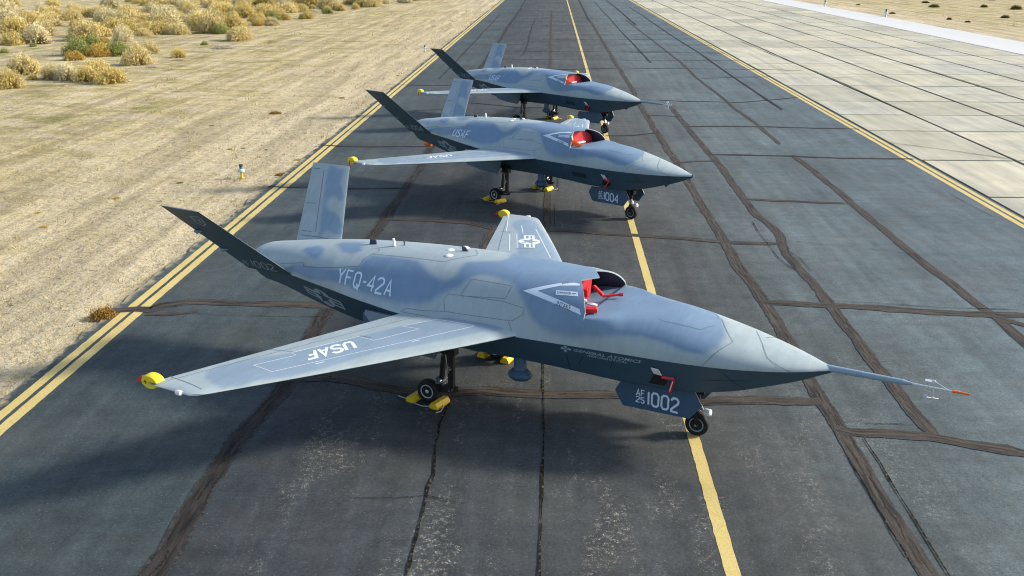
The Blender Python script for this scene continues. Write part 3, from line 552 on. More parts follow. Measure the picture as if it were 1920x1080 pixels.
def wing(side):
    c=(1-np.cos(np.linspace(0,np.pi,46)))/2; ys=np.r_[WY,[5.12,5.17,5.185]]
    tipk=np.r_[np.ones(len(WY)),[.85,.5,.12]]
    up=[];lo=[]
    for y,tk in zip(ys,tipk):
        le,te=wing_edges(min(y,5.19)); 
        if y>5.05: le-=(y-5.05)*.5
        x=le+(te-le)*c; zu=wing_z(x,np.full_like(x,y)); zl=wing_z(x,np.full_like(x,y),False); zm=1.578+.008*(y-1.15)
        up.append(np.stack([x,np.full_like(x,y)*side,zm+(zu-zm)*tk],-1)); lo.append(np.stack([x,np.full_like(x,y)*side,zm+(zl-zm)*tk-.002],-1))
    up=np.array(up);lo=np.array(lo); mb=MB()
    mb.grid(up,flip=(side<0)); nu=mb.n
    mb.grid(lo,mi=1,flip=(side>0)); mb.grid(np.stack([up[-1],lo[-1]],0),flip=(side<0)); mb.grid(np.stack([up[:,-1],lo[:,-1]],0),flip=(side>0))
    mb.grid(np.stack([up[:,0],lo[:,0]],0),flip=(side<0))
    tilt(mb); n=mb.n; me=mb.mesh('wing',['camo','dark'],smooth=True); sharp(me,40)
    cc=np.zeros(n); cc[:nu]=.62*camo_at(up[...,0],up[...,1],WC[side],.045).ravel(); fattr(me,'camo',cc); return me  # camo contrast lowered in the colour to imitate sheen on the sunlit wing
FLC=[[(c*1.0,k*1.9) for c,k in T['fl_camo']]]
def finmesh(side):
    cs=np.r_[0,.01,.03,.07,np.linspace(.12,1,30)]; ks=np.linspace(-.03,1,60); Cg,Kg=np.meshgrid(cs,ks,indexing='ij')
    P=fin(Cg,Kg,-1)
    e1=FR[1]-FR[0]; e2=FR[3]-FR[0]; N=np.cross(e1,e2); N/=np.linalg.norm(N)
    if N[1]>0: N=-N          # outward (right side fin)
    th=.036*np.sqrt(np.clip(Cg,0,1))*(1.05-Cg)/.55*(1-.5*np.clip(Kg,0,1)); th=np.clip(th,.0015,.04)
    out=P+N*th[...,None]*.5; inn=P-N*th[...,None]
    if side>0: out=out*V3((1,-1,1)); inn=inn*V3((1,-1,1))
    mb=MB(); mb.grid(inn,flip=(side<0)); ni=mb.n; mb.grid(out,mi=1,flip=(side>0))
    for a,b,m,fl in ((inn[0],out[0],0,True),(inn[-1],out[-1],0,False),(inn[:,-1],out[:,-1],0,False),(inn[:,0],out[:,0],0,True)):
        mb.grid(np.stack([a,b],0),mi=m,flip=fl if side<0 else not fl)
    tilt(mb); n=mb.n; me=mb.mesh('tail_fin',['camo','dark'],smooth=True); sharp(me,40)
    cc=np.zeros(n); cc[:ni]=.75*camo_at(Cg,Kg*1.9,FLC,.05).ravel(); fattr(me,'camo',cc); return me

# ---- surfaces that markings follow: return point and normal
def _nrm(fn,u,v,du=2e-3,dv=2e-3):
    p=fn(u,v); a=fn(u+du,v)-p; b=fn(u,v+dv)-p; n=np.cross(a,b); n/=np.linalg.norm(n,axis=-1)[...,None]+1e-12; return p,n
def s_up(u,v):
    p,n=_nrm(upper,u,np.clip(v,.002,.998),2e-3,1e-3); n=np.where((n[...,1:2]*p[...,1:2]+n[...,2:3])<0,-n,n); return p+n*.004,n
def s_lo(u,v):
    p,n=_nrm(lower,u,v); n=np.where(n[...,1:2]>0,-n,n); return p,n
def s_wing(u,v):
    f=lambda a,b: np.stack([a,b,wing_z(a,b)],-1)
    p=f(u,v); n=np.zeros_like(p); n[...,2]=1; return p,n
def s_fin_r(u,v):
    p,n=_nrm(lambda c,k: fin(c,k,-1),u,v); n=np.where(n[...,1:2]>0,-n,n)
    th=.036*np.sqrt(np.clip(u,0,1))*(1.05-u)/.55*(1-.5*v); return p+n*np.clip(th,.0015,.04)[...,None]*.5,n
def s_fin_l(u,v):
    p,n=_nrm(lambda c,k: fin(c,k,1),u,v); n=np.where(n[...,1:2]>0,-n,n)
    th=.036*np.sqrt(np.clip(u,0,1))*(1.05-u)/.55*(1-.5*v); return p+n*np.clip(th,.0015,.04)[...,None],n
def bil(quad):
    q=np.asarray(quad,float)   # BL BR TR TL
    def f(u,v):
        u=u[...,None];v=v[...,None]; r=(q[0]*(1-u)+q[1]*u)*(1-v)+(q[3]*(1-u)+q[2]*u)*v; return r[...,0],r[...,1]
    return f
def lay(mb,surf,uv,faces,quad=None,off=.003,mi=0):
    uv=np.asarray(uv,float); a,b=uv[:,0],uv[:,1]
    if quad is not None: a,b=bil(quad)(a,b)
    p,n=surf(a,b); mb.add(p+n*off,faces,mi)
def line3(mb,surf,pts,w,off=.003,step=.08,mi=0):
    """ribbon along a polyline given in surface coordinates"""
    pts=np.asarray(pts,float); P0,_=surf(pts[:,0],pts[:,1]); seg=np.linalg.norm(np.diff(P0,axis=0),axis=1)
    Q=[]
    for i,s in enumerate(seg):
        m=max(1,int(s/step)); t=np.arange(m)/m; Q.append(pts[i]+(pts[i+1]-pts[i])*t[:,None])
    Q.append(pts[-1:]); Q=np.vstack(Q); p,n=surf(Q[:,0],Q[:,1]); d=np.gradient(p,axis=0); d/=np.linalg.norm(d,axis=1)[:,None]+1e-9
    x=np.cross(n,d); x/=np.linalg.norm(x,axis=1)[:,None]+1e-9
    G=np.stack([p-x*w/2+n*off,p+x*w/2+n*off],0); mb.grid(G,flip=True)
# block stroke lettering
GL={'Y':[[(0,1),(.28,.52),(.28,0)],[(.56,1),(.28,.52)]],'F':[[(.52,1),(0,1),(0,0)],[(0,.52),(.42,.52)]],
'Q':[[(.14,0),(0,.16),(0,.84),(.14,1),(.40,1),(.54,.84),(.54,.16),(.40,0),(.14,0)],[(.30,.24),(.48,-.14)]],'-':[[(.04,.47),(.32,.47)]],
'4':[[(.42,0),(.42,1),(0,.32),(.56,.32)]],'2':[[(0,.78),(0,.86),(.14,1),(.40,1),(.54,.86),(.54,.66),(0,.14),(0,0),(.56,0)]],
'A':[[(0,0),(.27,1),(.54,0)],[(.10,.30),(.44,.30)]],'U':[[(0,1),(0,.16),(.14,0),(.40,0),(.54,.16),(.54,1)]],
'S':[[(.54,.80),(.54,.86),(.40,1),(.14,1),(0,.86),(0,.66),(.12,.54),(.42,.46),(.54,.34),(.54,.14),(.40,0),(.14,0),(0,.14),(0,.20)]],
'1':[[(.14,0),(.14,1)]],'0':[[(.27,0),(.14,0),(0,.16),(0,.84),(.14,1),(.40,1),(.54,.84),(.54,.16),(.40,0),(.27,0)]],
'5':[[(.54,1),(0,1),(0,.56),(.40,.56),(.54,.44),(.54,.14),(.40,0),(.12,0),(0,.12)]],
'6':[[(.54,.86),(.40,1),(.14,1),(0,.84),(0,.16),(.14,0),(.40,0),(.54,.16),(.54,.40),(.42,.54),(0,.54)]],'3':[[(0,.86),(.14,1),(.40,1),(.54,.86),(.54,.64),(.42,.54),(.2,.54)],[(.42,.54),(.54,.42),(.54,.14),(.40,0),(.14,0),(0,.14)]]}
ADV={'-':.52,'1':.42}
def strokes(text,w):
    """ribbons filling the unit square"""
    x=0; segs=[]
    for ch in text:
        for pl in GL.get(ch,[]): segs.append([(a+x,b) for a,b in pl])
        x+=ADV.get(ch,.80)
    tot=x-.26; out=[]
    for pl in segs:
        p=np.array(pl,float); n=len(p)
        closed=np.allclose(p[0],p[-1])
        d=np.diff(p,axis=0); d/=np.linalg.norm(d,axis=1)[:,None]; nn=np.stack([-d[:,1],d[:,0]],1)
        offs=[]
        for i in range(n):
            if i==0: m=nn[0] if not closed else None
            elif i==n-1: m=nn[-1] if not closed else None
            else: m=0
            if isinstance(m,int) or m is None:
                a,b=(nn[i-1],nn[i]) if 0<i<n-1 else (nn[-1],nn[0]); q=a+b; q/=np.linalg.norm(q)+1e-9; m=q/max(.45,q@a)
            offs.append(m)
        offs=np.array(offs)
        if not closed:
            p[0]-=d[0]*w*.0; 
        L=p-offs*w/2; R=p+offs*w/2
        for S_ in (L,R): S_[:,0]=(S_[:,0]+w*.5)/(tot+w); S_[:,1]=S_[:,1]
        out.append((L,R))
    return out
def stencil(mb,surf,quad,text,w=.15,off=.003,mi=0):
    for k,(L,R) in enumerate(strokes(text,w)):
        n=len(L); uv=[];f=[]
        rows=[]
        for i in range(n-1):
            m=3
            for j in range(m): t=j/m; rows.append((L[i]*(1-t)+L[i+1]*t,R[i]*(1-t)+R[i+1]*t))
        rows.append((L[-1],R[-1]))
        for a,b in rows: uv+=[a,b]
        f=[(2*i,2*i+2,2*i+3,2*i+1) for i in range(len(rows)-1)]
        lay(mb,surf,uv,f,quad,off+k*.0002,mi)
_txt={}
def font_uv(text,shear=0,bold=0,space=1):
    key=(text,shear,bold,space)
    if key in _txt: return _txt[key]
    cu=bpy.data.curves.new('lettering','FONT'); cu.body=text; cu.shear=shear; cu.offset=bold; cu.space_character=space; cu.resolution_u=2; cu.fill_mode='FRONT'
    ob=bpy.data.objects.new('lettering',cu); COL.objects.link(ob)
    dg=bpy.context.evaluated_depsgraph_get(); me=bpy.data.meshes.new_from_object(ob.evaluated_get(dg))
    v=np.array([q.co[:2] for q in me.vertices]); f=[tuple(p.vertices) for p in me.polygons]
    bpy.data.objects.remove(ob); bpy.data.curves.remove(cu); bpy.data.meshes.remove(me)
    v=(v-v.min(0))/(v.max(0)-v.min(0)); _txt[key]=(v,f); return v,f
def printed(mb,surf,quad,text,off=.003,mi=0,**k):
    v,f=font_uv(text,**k); lay(mb,surf,v,f,quad,off,mi)
def roundel(mb,surf,cen,du,dv,off=.003,mi=0):
    """star in disc with bars; du,dv = surface-coordinate vectors of one radius across / up"""
    cen,du,dv=V3((*cen,0))[:2],np.array(du,float),np.array(dv,float)
    mp=lambda pts:[cen+du*a+dv*b for a,b in pts]
    n=60; ang=np.pi/2+np.arange(n)*2*np.pi/n; circ=np.stack([np.cos(ang),np.sin(ang)],1)
    star=[]
    for i in range(10):
        r=.93 if i%2==0 else .93*.382; a=np.pi/2+i*np.pi/5; star.append((r*np.cos(a),r*np.sin(a)))
    star=np.array(star); sp=[]
    for i in range(10):
        for j in range(6): t=j/6; sp.append(star[i]*(1-t)+star[(i+1)%10]*t)
    sp=np.array(sp); uv=np.array(mp(circ)+mp(sp)); f=[(i,(i+1)%n,n+(i+1)%n,n+i) for i in range(n)]
    lay(mb,surf,uv,f,None,off,mi)
    for sg in (-1,1):
        k=0
        for y0,y1 in ((.28,.50),(-.06,.12),(-.50,-.28)):
            pts=[(sg*.90,y0),(sg*2.0,y0),(sg*2.0,y1),(sg*.90,y1)]; lay(mb,surf,mp(pts),[(0,1,2,3)],None,off+.0006+k*.0002,mi); k+=1
        pts=[(sg*1.88,-.5),(sg*2.06,-.5),(sg*2.06,.5),(sg*1.88,.5)]; lay(mb,surf,mp(pts),[(0,1,2,3)],None,off+.0014,mi)

SERIAL=['1002','1004','1003']
POSE=[(.1054,13.573,-.4476),(.0669,26.752,-.6779),(.0173,40.967,-.7513)]
def marks(key,name,mat,parent,fn,label=None):
    fns=fn if isinstance(fn,list) else [fn]
    for j,g in enumerate(fns):
        def mk():
            mb=MB(); g(mb); tilt(mb); return mb.mesh(name,[mat])
        o=link(name,cached((key,j),mk),parent)

    if label: o['label']=label
    return o
def solid(key,name,mats,parent,fn,smooth=False,ang=35,tilted=True,loc=None,recalc=True):
    def mk():
        mb=MB(); fn(mb)
        if tilted: tilt(mb)
        me=mb.mesh(name,mats,smooth=smooth,recalc=recalc)
        if smooth: sharp(me,ang)
        return me
    return link(name,cached(key,mk),parent,loc)

def wheel(parent,key,c,r,w,rimmat):
    """tyre with rim beneath it as parts of one wheel"""
    h=w/2
    ty=solid(key+'_tyre','wheel',['tyre'],parent,lambda m:m.lathe([(r*.60,-h*.80),(r*.70,-h*.96),(r*.86,-h),(r*.955,-h*.80),(r*.992,-h*.45),(r,-.12*h),(r,.12*h),(r*.992,h*.45),(r*.955,h*.80),(r*.86,h),(r*.70,h*.96),(r*.60,h*.80)],(0,0,0),'y',36),True,50,False,c)
    def rim(m):
        for s in (-1,1):
            m.lathe([(r*.63,s*h*.74),(r*.60,s*h*.90),(r*.52,s*h*.86),(r*.50,s*h*.55)],(0,0,0),'y',32)
        m.lathe([(r*.50,-h*.40),(r*.50,h*.40)],(0,0,0),'y',28,1)
        for s in (-1,1):
            m.lathe([(r*.17,s*h*.40),(r*.17,s*h*.80),(r*.12,s*h*.88),(0,s*h*.88)],(0,0,0),'y',16)
            for k in range(6):
                a=k*math.pi/3; R=np.array([[math.cos(a),0,-math.sin(a)],[0,1,0],[math.sin(a),0,math.cos(a)]])
                m.box(R@V3((r*.33,s*h*.62,0)),(r*.36,h*.30,r*.15),R)
    ri=solid(key+'_rim','rim',[rimmat,'hubdark'],ty,rim,True,40,False)
    def bolts(m):
        for s in (-1,1):
            for k in range(6):
                a=(k+.5)*math.pi/3; m.tube((r*.30*math.cos(a),s*h*.40,r*.30*math.sin(a)),(r*.30*math.cos(a),s*h*.60,r*.30*math.sin(a)),r*.045,n=8)
    solid(key+'_bolt','bolts',['steel'],ty,bolts,False,40,False)['kind']='stuff'
    return ty

AC=[]
def aircraft(i):
    lab=['grey-blue camouflaged drone aircraft numbered 1002, nearest of the three, marked YFQ-42A',
         'grey-blue camouflaged drone aircraft numbered 1004 without nose probe, middle of the row',
         'grey-blue camouflaged drone aircraft farthest back, with nose probe and USAF on its side'][i]
    X,Y,h=POSE[i]
    R=link('drone_aircraft',None,None,(X,Y,0),h,lab,'aircraft','drone aircraft parked across the taxiway'); R.empty_display_size=.5
    AC.append(R)
    fu=link('forward_fuselage',cached('fwd',fwd_upper),R)
    co=link('engine_cowl',cached('cowl',cowl),R)
    lo=link('lower_fuselage',cached('low',lower_body),R); lo['label']='dark blue-grey underside of the fuselage'
    wr=link('wing',cached('wr',lambda:wing(-1)),R); wl=link('wing',cached('wl',lambda:wing(1)),R)
    fr=link('tail_fin',cached('fr',lambda:finmesh(-1)),R); fl=link('tail_fin',cached('fl',lambda:finmesh(1)),R)
    # panel gaps
    pf=[(lambda m,k=k:line3(m,s_up,T['pl_'+k],.008,.0025)) for k in ('nose1','nose2','nosep')]+[(lambda m,k=k:line3(m,s_up,[(x,1-s) for x,s in T['pl_'+k] if s<.5],.008,.0027)) for k in ('nose1','nose2','nosep')]
    marks('pf','panel_gap','line_dark',fu,pf)
    pc=[]
    for k,nm in enumerate(('acc1','acc2','wr','wr2','wr3','aft','dors')):
        pc.append(lambda m,k=k,nm=nm:line3(m,s_up,[(x,max(s,.006)) for x,s in T['pl_'+nm]],.008 if nm!='aft' else .011,.0025+k*.0003))
        if nm in ('acc1','acc2','aft','wr'): pc.append(lambda m,k=k,nm=nm:line3(m,s_up,[(x,min(1-s,.994)) for x,s in T['pl_'+nm]],.008,.0025+k*.0003))
    marks('pc','panel_gap','line_dark',co,pc)
    # intake warning chevron
    c=np.array(T['chev'])
    def chev(m,sd):
        out=[tuple(c[0]),tuple(c[1]),tuple(c[2]),tuple(c[3])]; inn=[tuple(c[6]),tuple(c[5]),tuple((c[5]+c[4])/2),tuple(c[4])]
        if sd is not None:
            fm=(lambda q:[(a,1-b) for a,b in q]) if sd else (lambda q:list(q))
            o_=fm(out); i_=fm(inn); n=4; uv=[];K=6
            oo=[np.array(o_[a])*(1-t/K)+np.array(o_[a+1])*(t/K) for a in range(3) for t in range(K)]+[np.array(o_[3])]
            ii=[np.array(i_[a])*(1-t/K)+np.array(i_[a+1])*(t/K) for a in range(3) for t in range(K)]+[np.array(i_[3])]
            m_n=len(oo); lay(m,s_up,oo+ii,[(a,a+1,m_n+a+1,m_n+a) for a in range(m_n-1)],None,.0032)
            lo_=fm([tuple(c[0]),tuple(c[8])]); hi_=fm([tuple(c[6]),tuple(c[7])]); K=14
            oo=[np.array(lo_[0])*(1-t/K)+np.array(lo_[1])*(t/K) for t in range(K+1)]; ii=[np.array(hi_[0])*(1-t/K)+np.array(hi_[1])*(t/K) for t in range(K+1)]
            m_n=len(oo); lay(m,s_up,oo+ii,[(a,a+1,m_n+a+1,m_n+a) for a in range(m_n-1)],None,.0036)
        if sd is None:
          d=T['danger']; K=8
          uv=[(a/K,b) for b in (0,1) for a in range(K+1)]; lay(m,s_up,uv,[(a,a+1,K+2+a,K+1+a) for a in range(K)],d,.0032)
    marks('chev','intake_warning_chevron','mark_light',co,[lambda m:chev(m,0),lambda m:chev(m,1)])
    marks('dplate','warning_plate','mark_light',co,lambda m:chev(m,None))
    def ctext(m):
        d=T['danger']; q=bil(d); a=lambda u,v:tuple(float(z) for z in q(np.array(u),np.array(v)))
        printed(m,s_up,[a(.07,.24),a(.70,.24),a(.70,.80),a(.07,.80)],'DANGER',.0046)
        lay(m,s_up,[a(.74,.46),a(.86,.46),a(.86,.56),a(.74,.56)],[(0,1,2,3)],None,.0046); lay(m,s_up,[a(.85,.36),a(.95,.51),a(.85,.66)],[(0,1,2)],None,.005)
    marks('ctext','intake_warning_lettering','navy',co,[ctext,lambda m:printed(m,s_up,T['intake'],'INTAKE',.0052),lambda m:printed(m,s_up,T['jet'],'JET',.0052)])
    # side lettering
    if i==0: marks('yfq','side_lettering','mark_light',co,lambda m:stencil(m,s_up,T['yfq'],'YFQ-42A',.135,.0034))
    else: marks('usaf%d'%i,'side_lettering','mark_light',co,lambda m:stencil(m,s_up,T['usaf2'],'USAF',.14,.0034))
    # lower side markings
    def st(m): roundel(m,s_lo,(-6.877,.545),(.245,.012),(.0,-.325),.003)
    marks('star_low','star_emblem','mark_grey',lo,st)
    if i==0:
        def ga(m):
            d=np.array(T['d_logo']); cc=(d[0]+d[2])/2
            for k in range(4):
                tip=d[k]-cc; tip=tip*1.05; per=np.array([tip[1]*.11,tip[0]*2.3]) if k%2==0 else np.array([tip[1]*.12,tip[0]*2.0])
                if k%2: per=np.array([.030,0.0])
                else: per=np.array([0,.052])
                lay(m,s_lo,[cc+tip*.06,cc+tip*.58+per,cc+tip,cc+tip*.58-per],[(0,1,2,3)],None,.003)
            printed(m,s_lo,T['d_ga'],'GENERAL ATOMICS',.003,shear=.25,bold=.022,space=1.05)
            printed(m,s_lo,T['d_aero'],'AERONAUTICAL',.003,shear=.25,bold=.022,space=1.1)
        marks('ga','maker_lettering','mark_grey',lo,ga)
    und=[(lambda m,k=k,pts=pts:line3(m,s_lo,pts,.010,.002+k*.0002)) for k,pts in enumerate(([(.47,.02),(.62,.5),(.80,.97)],[(-1.62,.33),(-1.72,.62),(-1.70,.75)],[(-1.15,.30),(-1.22,.60)],[(-1.9,.03),(-1.9,.97)],[(-3.2,.05),(-3.2,.95)],[(-5.4,.05),(-5.5,.95)],[(.2,.5),(.8,.5)]))]
    if i!=0: marks('upanel','side_panel','line_under',lo,lambda m:lay(m,s_lo,[(-1.55,.62),(-1.1,.64),(-1.1,.40),(-1.55,.38)],[(0,1,2,3)],None,.004))
    marks('und','panel_gap','line_under',lo,und)
    # open sensor bay: flat black paints its inner shade, raised lip, hinged cover above it
    b=np.array(T['d_bay'])
    def bay(m):
        p,n=s_lo(b[:,0],b[:,1]); n0=n.mean(0); cen=p.mean(0)
        m.add(np.vstack([p+n0*.004]),[tuple(range(5))],0)
        o=np.vstack([p+n0*.006,(cen+(p-cen)*1.07)+n0*.010]); m.add(o,[(k,(k+1)%5,5+(k+1)%5,5+k) for k in range(5)],1)
    solid('bay','sensor_bay',['black','dark'],lo,bay,recalc=False)
    def bdoor(m):
        p,n=s_lo(np.array([-.52,-.40]),np.array([.47,.50])); n0=n[0]
        a,bq=p[0],p[1]; u=V3((-.02,-.10,.13)); m.prism([a,bq,bq+u,a+u],n0*.014)
    solid('bdoor','bay_door',['white'],lo,bdoor)
    # wing markings
    def wm(m):
        q=T['w_usaf']  # image corners: left-bottom, right-bottom, right-top, left-top of the upside-down word
        # rotated half a turn: the word starts inboard and its base faces the leading edge
        bl,br,tr_,tl=(-4.50,-2.80),(-4.93,-3.57),(-5.12,-3.37),(-4.70,-2.64)
        stencil(m,s_wing,[(-4.675,-2.67),(-5.045,-3.37),(-4.825,-3.59),(-4.445,-2.86)],'USAF',.22,.003)
    marks('wmr','wing_lettering','mark_white',wr,wm)
    bx=T['w_box']
    marks('wbx','wing_marking','mark_white',wr,[lambda m:line3(m,s_wing,bx+[bx[0]],.011,.0026)]+[(lambda m,a=a,bb=bb:line3(m,s_wing,[a,bb],.018,.0022)) for a,bb in (((-4.62,-3.62),(-4.55,-3.50)),((-3.85,-2.28),(-3.78,-2.18)))])
    wg=[(lambda m:line3(m,s_wing,[(-6.10,-5.0),(-5.66,-3.95),(-5.23,-3.0),(-4.80,-2.05),(-4.42,-1.25)],.012,.002))]+[(lambda m,k=k,a=a,bb=bb:line3(m,s_wing,[a,bb],.012,.0024+.0002*k)) for k,(a,bb) in enumerate((((-5.23,-3.40),(-5.68,-3.44)),((-4.72,-2.42),(-4.52,-2.42)),((-5.45,-5.0),(-6.22,-4.86))))]
    marks('wgr','panel_gap','line_dark',wr,wg)
    def wml(m):
        roundel(m,s_wing,(-4.722,3.335),(-.10,.192),(.215,.08),.003)
    marks('wml','star_emblem','mark_white',wl,wml)
    L=T['wl_lines']
    marks('wmll','wing_marking','mark_white',wl,[(lambda m,k=k,a=a,bb=bb:line3(m,s_wing,[L[a],L[bb]],.016,.0022+.0002*k)) for k,(a,bb) in enumerate(((0,1),(2,3),(4,5),(10,11),(12,13)))])
    wgl=[lambda m:line3(m,s_wing,[(-6.10,5.0),(-5.66,3.95),(-5.23,3.0),(-4.80,2.05)],.012,.0016),lambda m:line3(m,s_wing,[L[8],L[9]],.014,.0034),lambda m:line3(m,s_wing,[L[6],L[7]],.010,.0038)]
    marks('wgl','panel_gap','line_dark',wl,wgl)
    # fin markings
    def fn(m):
        stencil(m,s_fin_r,[(.78,.045),(.255,.012),(.12,.150),(.62,.165)],SERIAL[i],.13,.003)
    def fn2(m):
        stencil(m,s_fin_r,[(.90,.10),(.80,.075),(.74,.12),(.84,.145)],'AF',.16,.003)
    def fn3(m):
        stencil(m,s_fin_r,[(.97,.06),(.86,.035),(.80,.07),(.91,.095)],'25',.16,.0034)
    marks('fnum%d'%i,'fin_number','mark_grey',fr,[fn,fn2,fn3])
    def fs(m):
        sh=T['f_shield']; line3(m,s_fin_r,sh+[sh[0]],.022,.003,.05); cen=np.mean(sh,axis=0)
        line3(m,s_fin_r,[cen+(np.array(sh[0])-cen)*.6,cen+(np.array(sh[3])-cen)*.6],.02,.0034); line3(m,s_fin_r,[cen+(np.array(sh[1])-cen)*.5,cen,cen+(np.array(sh[4])-cen)*.5],.018,.0038)
    if i==0: marks('shield','fin_shield','mark_grey',fr,fs)
    for fk,(c0,k0) in enumerate(((.80,.62),(.80,.32))):
        def fm_(m):
            p,n=s_fin_r(np.array([c0,c0+.18]),np.array([k0,k0])); d=p[1]-p[0]; 
            m.tube(p[0]+n[0]*.002,p[0]+d*.6+n[0]*.035,.008,.035,10); m.tube(p[0]+d*.6+n[0]*.035,p[1]+n[0]*.03,.035,.022,10)
        solid('actf%d'%fk,'actuator_fairing',['bluegrey'],fr,fm_,True)
    L2=T['fl_lines']
    fg=[lambda m:line3(m,s_fin_l,[L2[0],L2[1],L2[2]],.012,.003)]+[(lambda m,k=k,a=a,bb=bb:line3(m,s_fin_l,[L2[a],L2[bb]],.014,.0034+.0002*k)) for k,(a,bb) in enumerate(((3,4),(5,6),(7,8),(9,10)))]
    marks('fgl','panel_gap','line_dark',fl,fg)
    # dorsal antennas
    def a1(m): m.prism([(-6.27,-.012,2.26),(-6.11,-.012,2.27),(-6.13,-.012,2.36),(-6.25,-.012,2.355)],(0,.024,0))
    solid('a1','blade_antenna',['navy'],co,a1)
    def a2(m): m.tube((-5.70,-.05,2.32),(-5.70,-.05,2.40),.035,.028,10); m.tube((-5.70,-.05,2.40),(-5.71,-.05,2.455),.028,.018,10)
    solid('a2','antenna_post',['white'],co,a2,True)
    def a3(m): m.tube((-5.55,.05,2.32),(-5.55,.05,2.41),.014,.012,8)
    solid('a3','antenna_post',['navy'],co,a3,True)
    for k,(ax,ay) in enumerate(((-4.573,.04),(-4.437,-.23),(-4.435,.30))):
        def dd(m,ax=ax,ay=ay):
            zt=float(np.interp(ax,[-5,-4],[2.36,2.40]))-.012-.12*ay*ay
            m.lathe([(.075,zt),(.075,zt+.02),(.05,zt+.035),(0,zt+.04)],(ax,ay,0),'z',18)
        solid('disc%d'%k,'antenna_dome',['white'],co,dd,True)
    def a4(m): m.prism([(-4.36,.08,2.37),(-4.22,.08,2.37),(-4.31,.08,2.47),(-4.37,.08,2.47)],(0,.02,0))
    solid('a4','blade_antenna',['navy'],co,a4)
    def a5(m): m.prism([(1.05,-.01,1.20),(1.30,-.01,1.27),(1.12,-.01,1.13)],(0,.02,0))
    solid('a5','blade_antenna',['dark'],lo,a5)
    # nose probe
    if i!=1:
        def bm_(m):
            m.tube((1.86,0,1.57),(2.90,0,1.577),.052,.040,16); m.tube((2.90,0,1.577),(3.02,0,1.578),.040,.020,16)
        pr=solid('boom','nose_probe',['boom'],R,bm_,True)
        solid('boom2','probe_rod',['silver'],pr,lambda m:m.tube((3.0,0,1.578),(3.56,0,1.582),.017,.013,12),True)
        def vn(m):
            m.tube((3.24,0,1.58),(3.24,0,1.66),.006,n=6); m.prism([(3.18,-.03,1.66),(3.30,-.03,1.66),(3.27,.03,1.668),(3.18,.03,1.668)],(0,0,.012))
            m.tube((3.50,0,1.58),(3.30,-.03,1.69),.006,n=6); m.lathe([(0,-.03),(.018,-.02),(.018,.02),(0,.03)],(3.29,-.032,1.695),'x',8)
            m.tube((3.30,0,1.58),(3.31,-.02,1.44),.006,n=6); m.tube((3.22,-.09,1.46),(3.38,.05,1.41),.006,n=6); m.box((3.22,-.09,1.455),(.03,.012,.07))
        solid('vane','probe_vane',['silver'],pr,vn)
        solid('ptip','probe_cap',['orange'],pr,lambda m:m.tube((3.54,0,1.582),(3.755,0,1.584),.021,.015,12),True)
    # landing gear: nose
    def ns(m):
        m.tube((-.04,0,1.02),(-.02,0,.60),.055,.05,14); m.tube((-.02,0,.62),(0,0,.42),.032,.032,12,mi=1)
        m.box((-.0,0,.41),(.09,.17,.05)); 
        for s in (-1,1): m.prism([(-.035,s*.082-.012,.42),(.035,s*.082-.012,.42),(.03,s*.082-.012,.185),(-.03,s*.082-.012,.185)],(0,.024,0))
        m.tube((0,-.10,.20),(0,.10,.20),.018,n=10,mi=1); m.tube((-.30,0,.96),(-.03,0,.60),.022,n=10)
        for z in (.66,.78,.88): m.tube((-.035,-.075,z),(-.035,.075,z),.014,n=8,mi=1)
        m.box((.06,0,.80),(.07,.14,.12)); m.tube((.05,.0,.9),(.16,.02,.88),.03,n=10); m.tube((.02,-.05,.60),(.04,-.05,.44),.008,n=6,mi=1)
    nsx=solid('ns','nose_gear_strut',['gear_black','steel'],R,ns,True,tilted=False)
    def ll(m):
        m.lathe([(0,-.04),(.04,-.035),(.058,0),(.058,.07),(.04,.09),(0,.095)],(.13,-.02,.44),'x',14); m.tube((.02,-.02,.43),(.10,-.02,.44),.014,n=8)
    solid('ll','taxi_light',['white'],nsx,ll,True,tilted=False)
    def tl_(m): m.tube((.05,-.03,.55),(.09,-.03,.48),.01,n=6); m.tube((.09,-.03,.48),(.04,-.03,.42),.01,n=6)
    solid('tlk','torque_link',['steel'],nsx,tl_,tilted=False)
    wheel(R,'nw',(0,0,.195),.195,.13,'rim_blue')
    # nose gear door, the plate that carries the number
    dq=[(-1.263,.68),(-1.165,.86),(.03,.95),(.169,.705),(-.019,.454),(-1.121,.433)]
    for s in (-1,1):
        dr=solid('nd%d'%s,'nose_gear_door',['doorblue'],R,lambda m,s=s:m.prism([(x,s*.40-(.0 if s<0 else 0),z) for x,z in dq],(0,s*.022*-1 if s<0 else -.022,0)),tilted=False)
        if s<0:
            def pl(u,v):
                p=np.stack([u,np.full_like(u,-.4005),v],-1); n=np.zeros_like(p); n[...,1]=-1; return p,n
            def num(m):
                if i==2: return
                stencil(m,pl,[(-.735,.545),(-.195,.512),(-.190,.745),(-.740,.765)],SERIAL[i],.155,.003)
                stencil(m,pl,[(-.905,.668),(-.755,.662),(-.755,.765),(-.905,.772)],'AF',.17,.003); stencil(m,pl,[(-.905,.552),(-.755,.546),(-.755,.640),(-.905,.648)],'25',.17,.003)
            if i<2:
                mb=MB(); num(mb); me=mb.mesh('door_number',['mark_light']); link('door_number',me,dr,(0,-.0235 if False else 0,0))
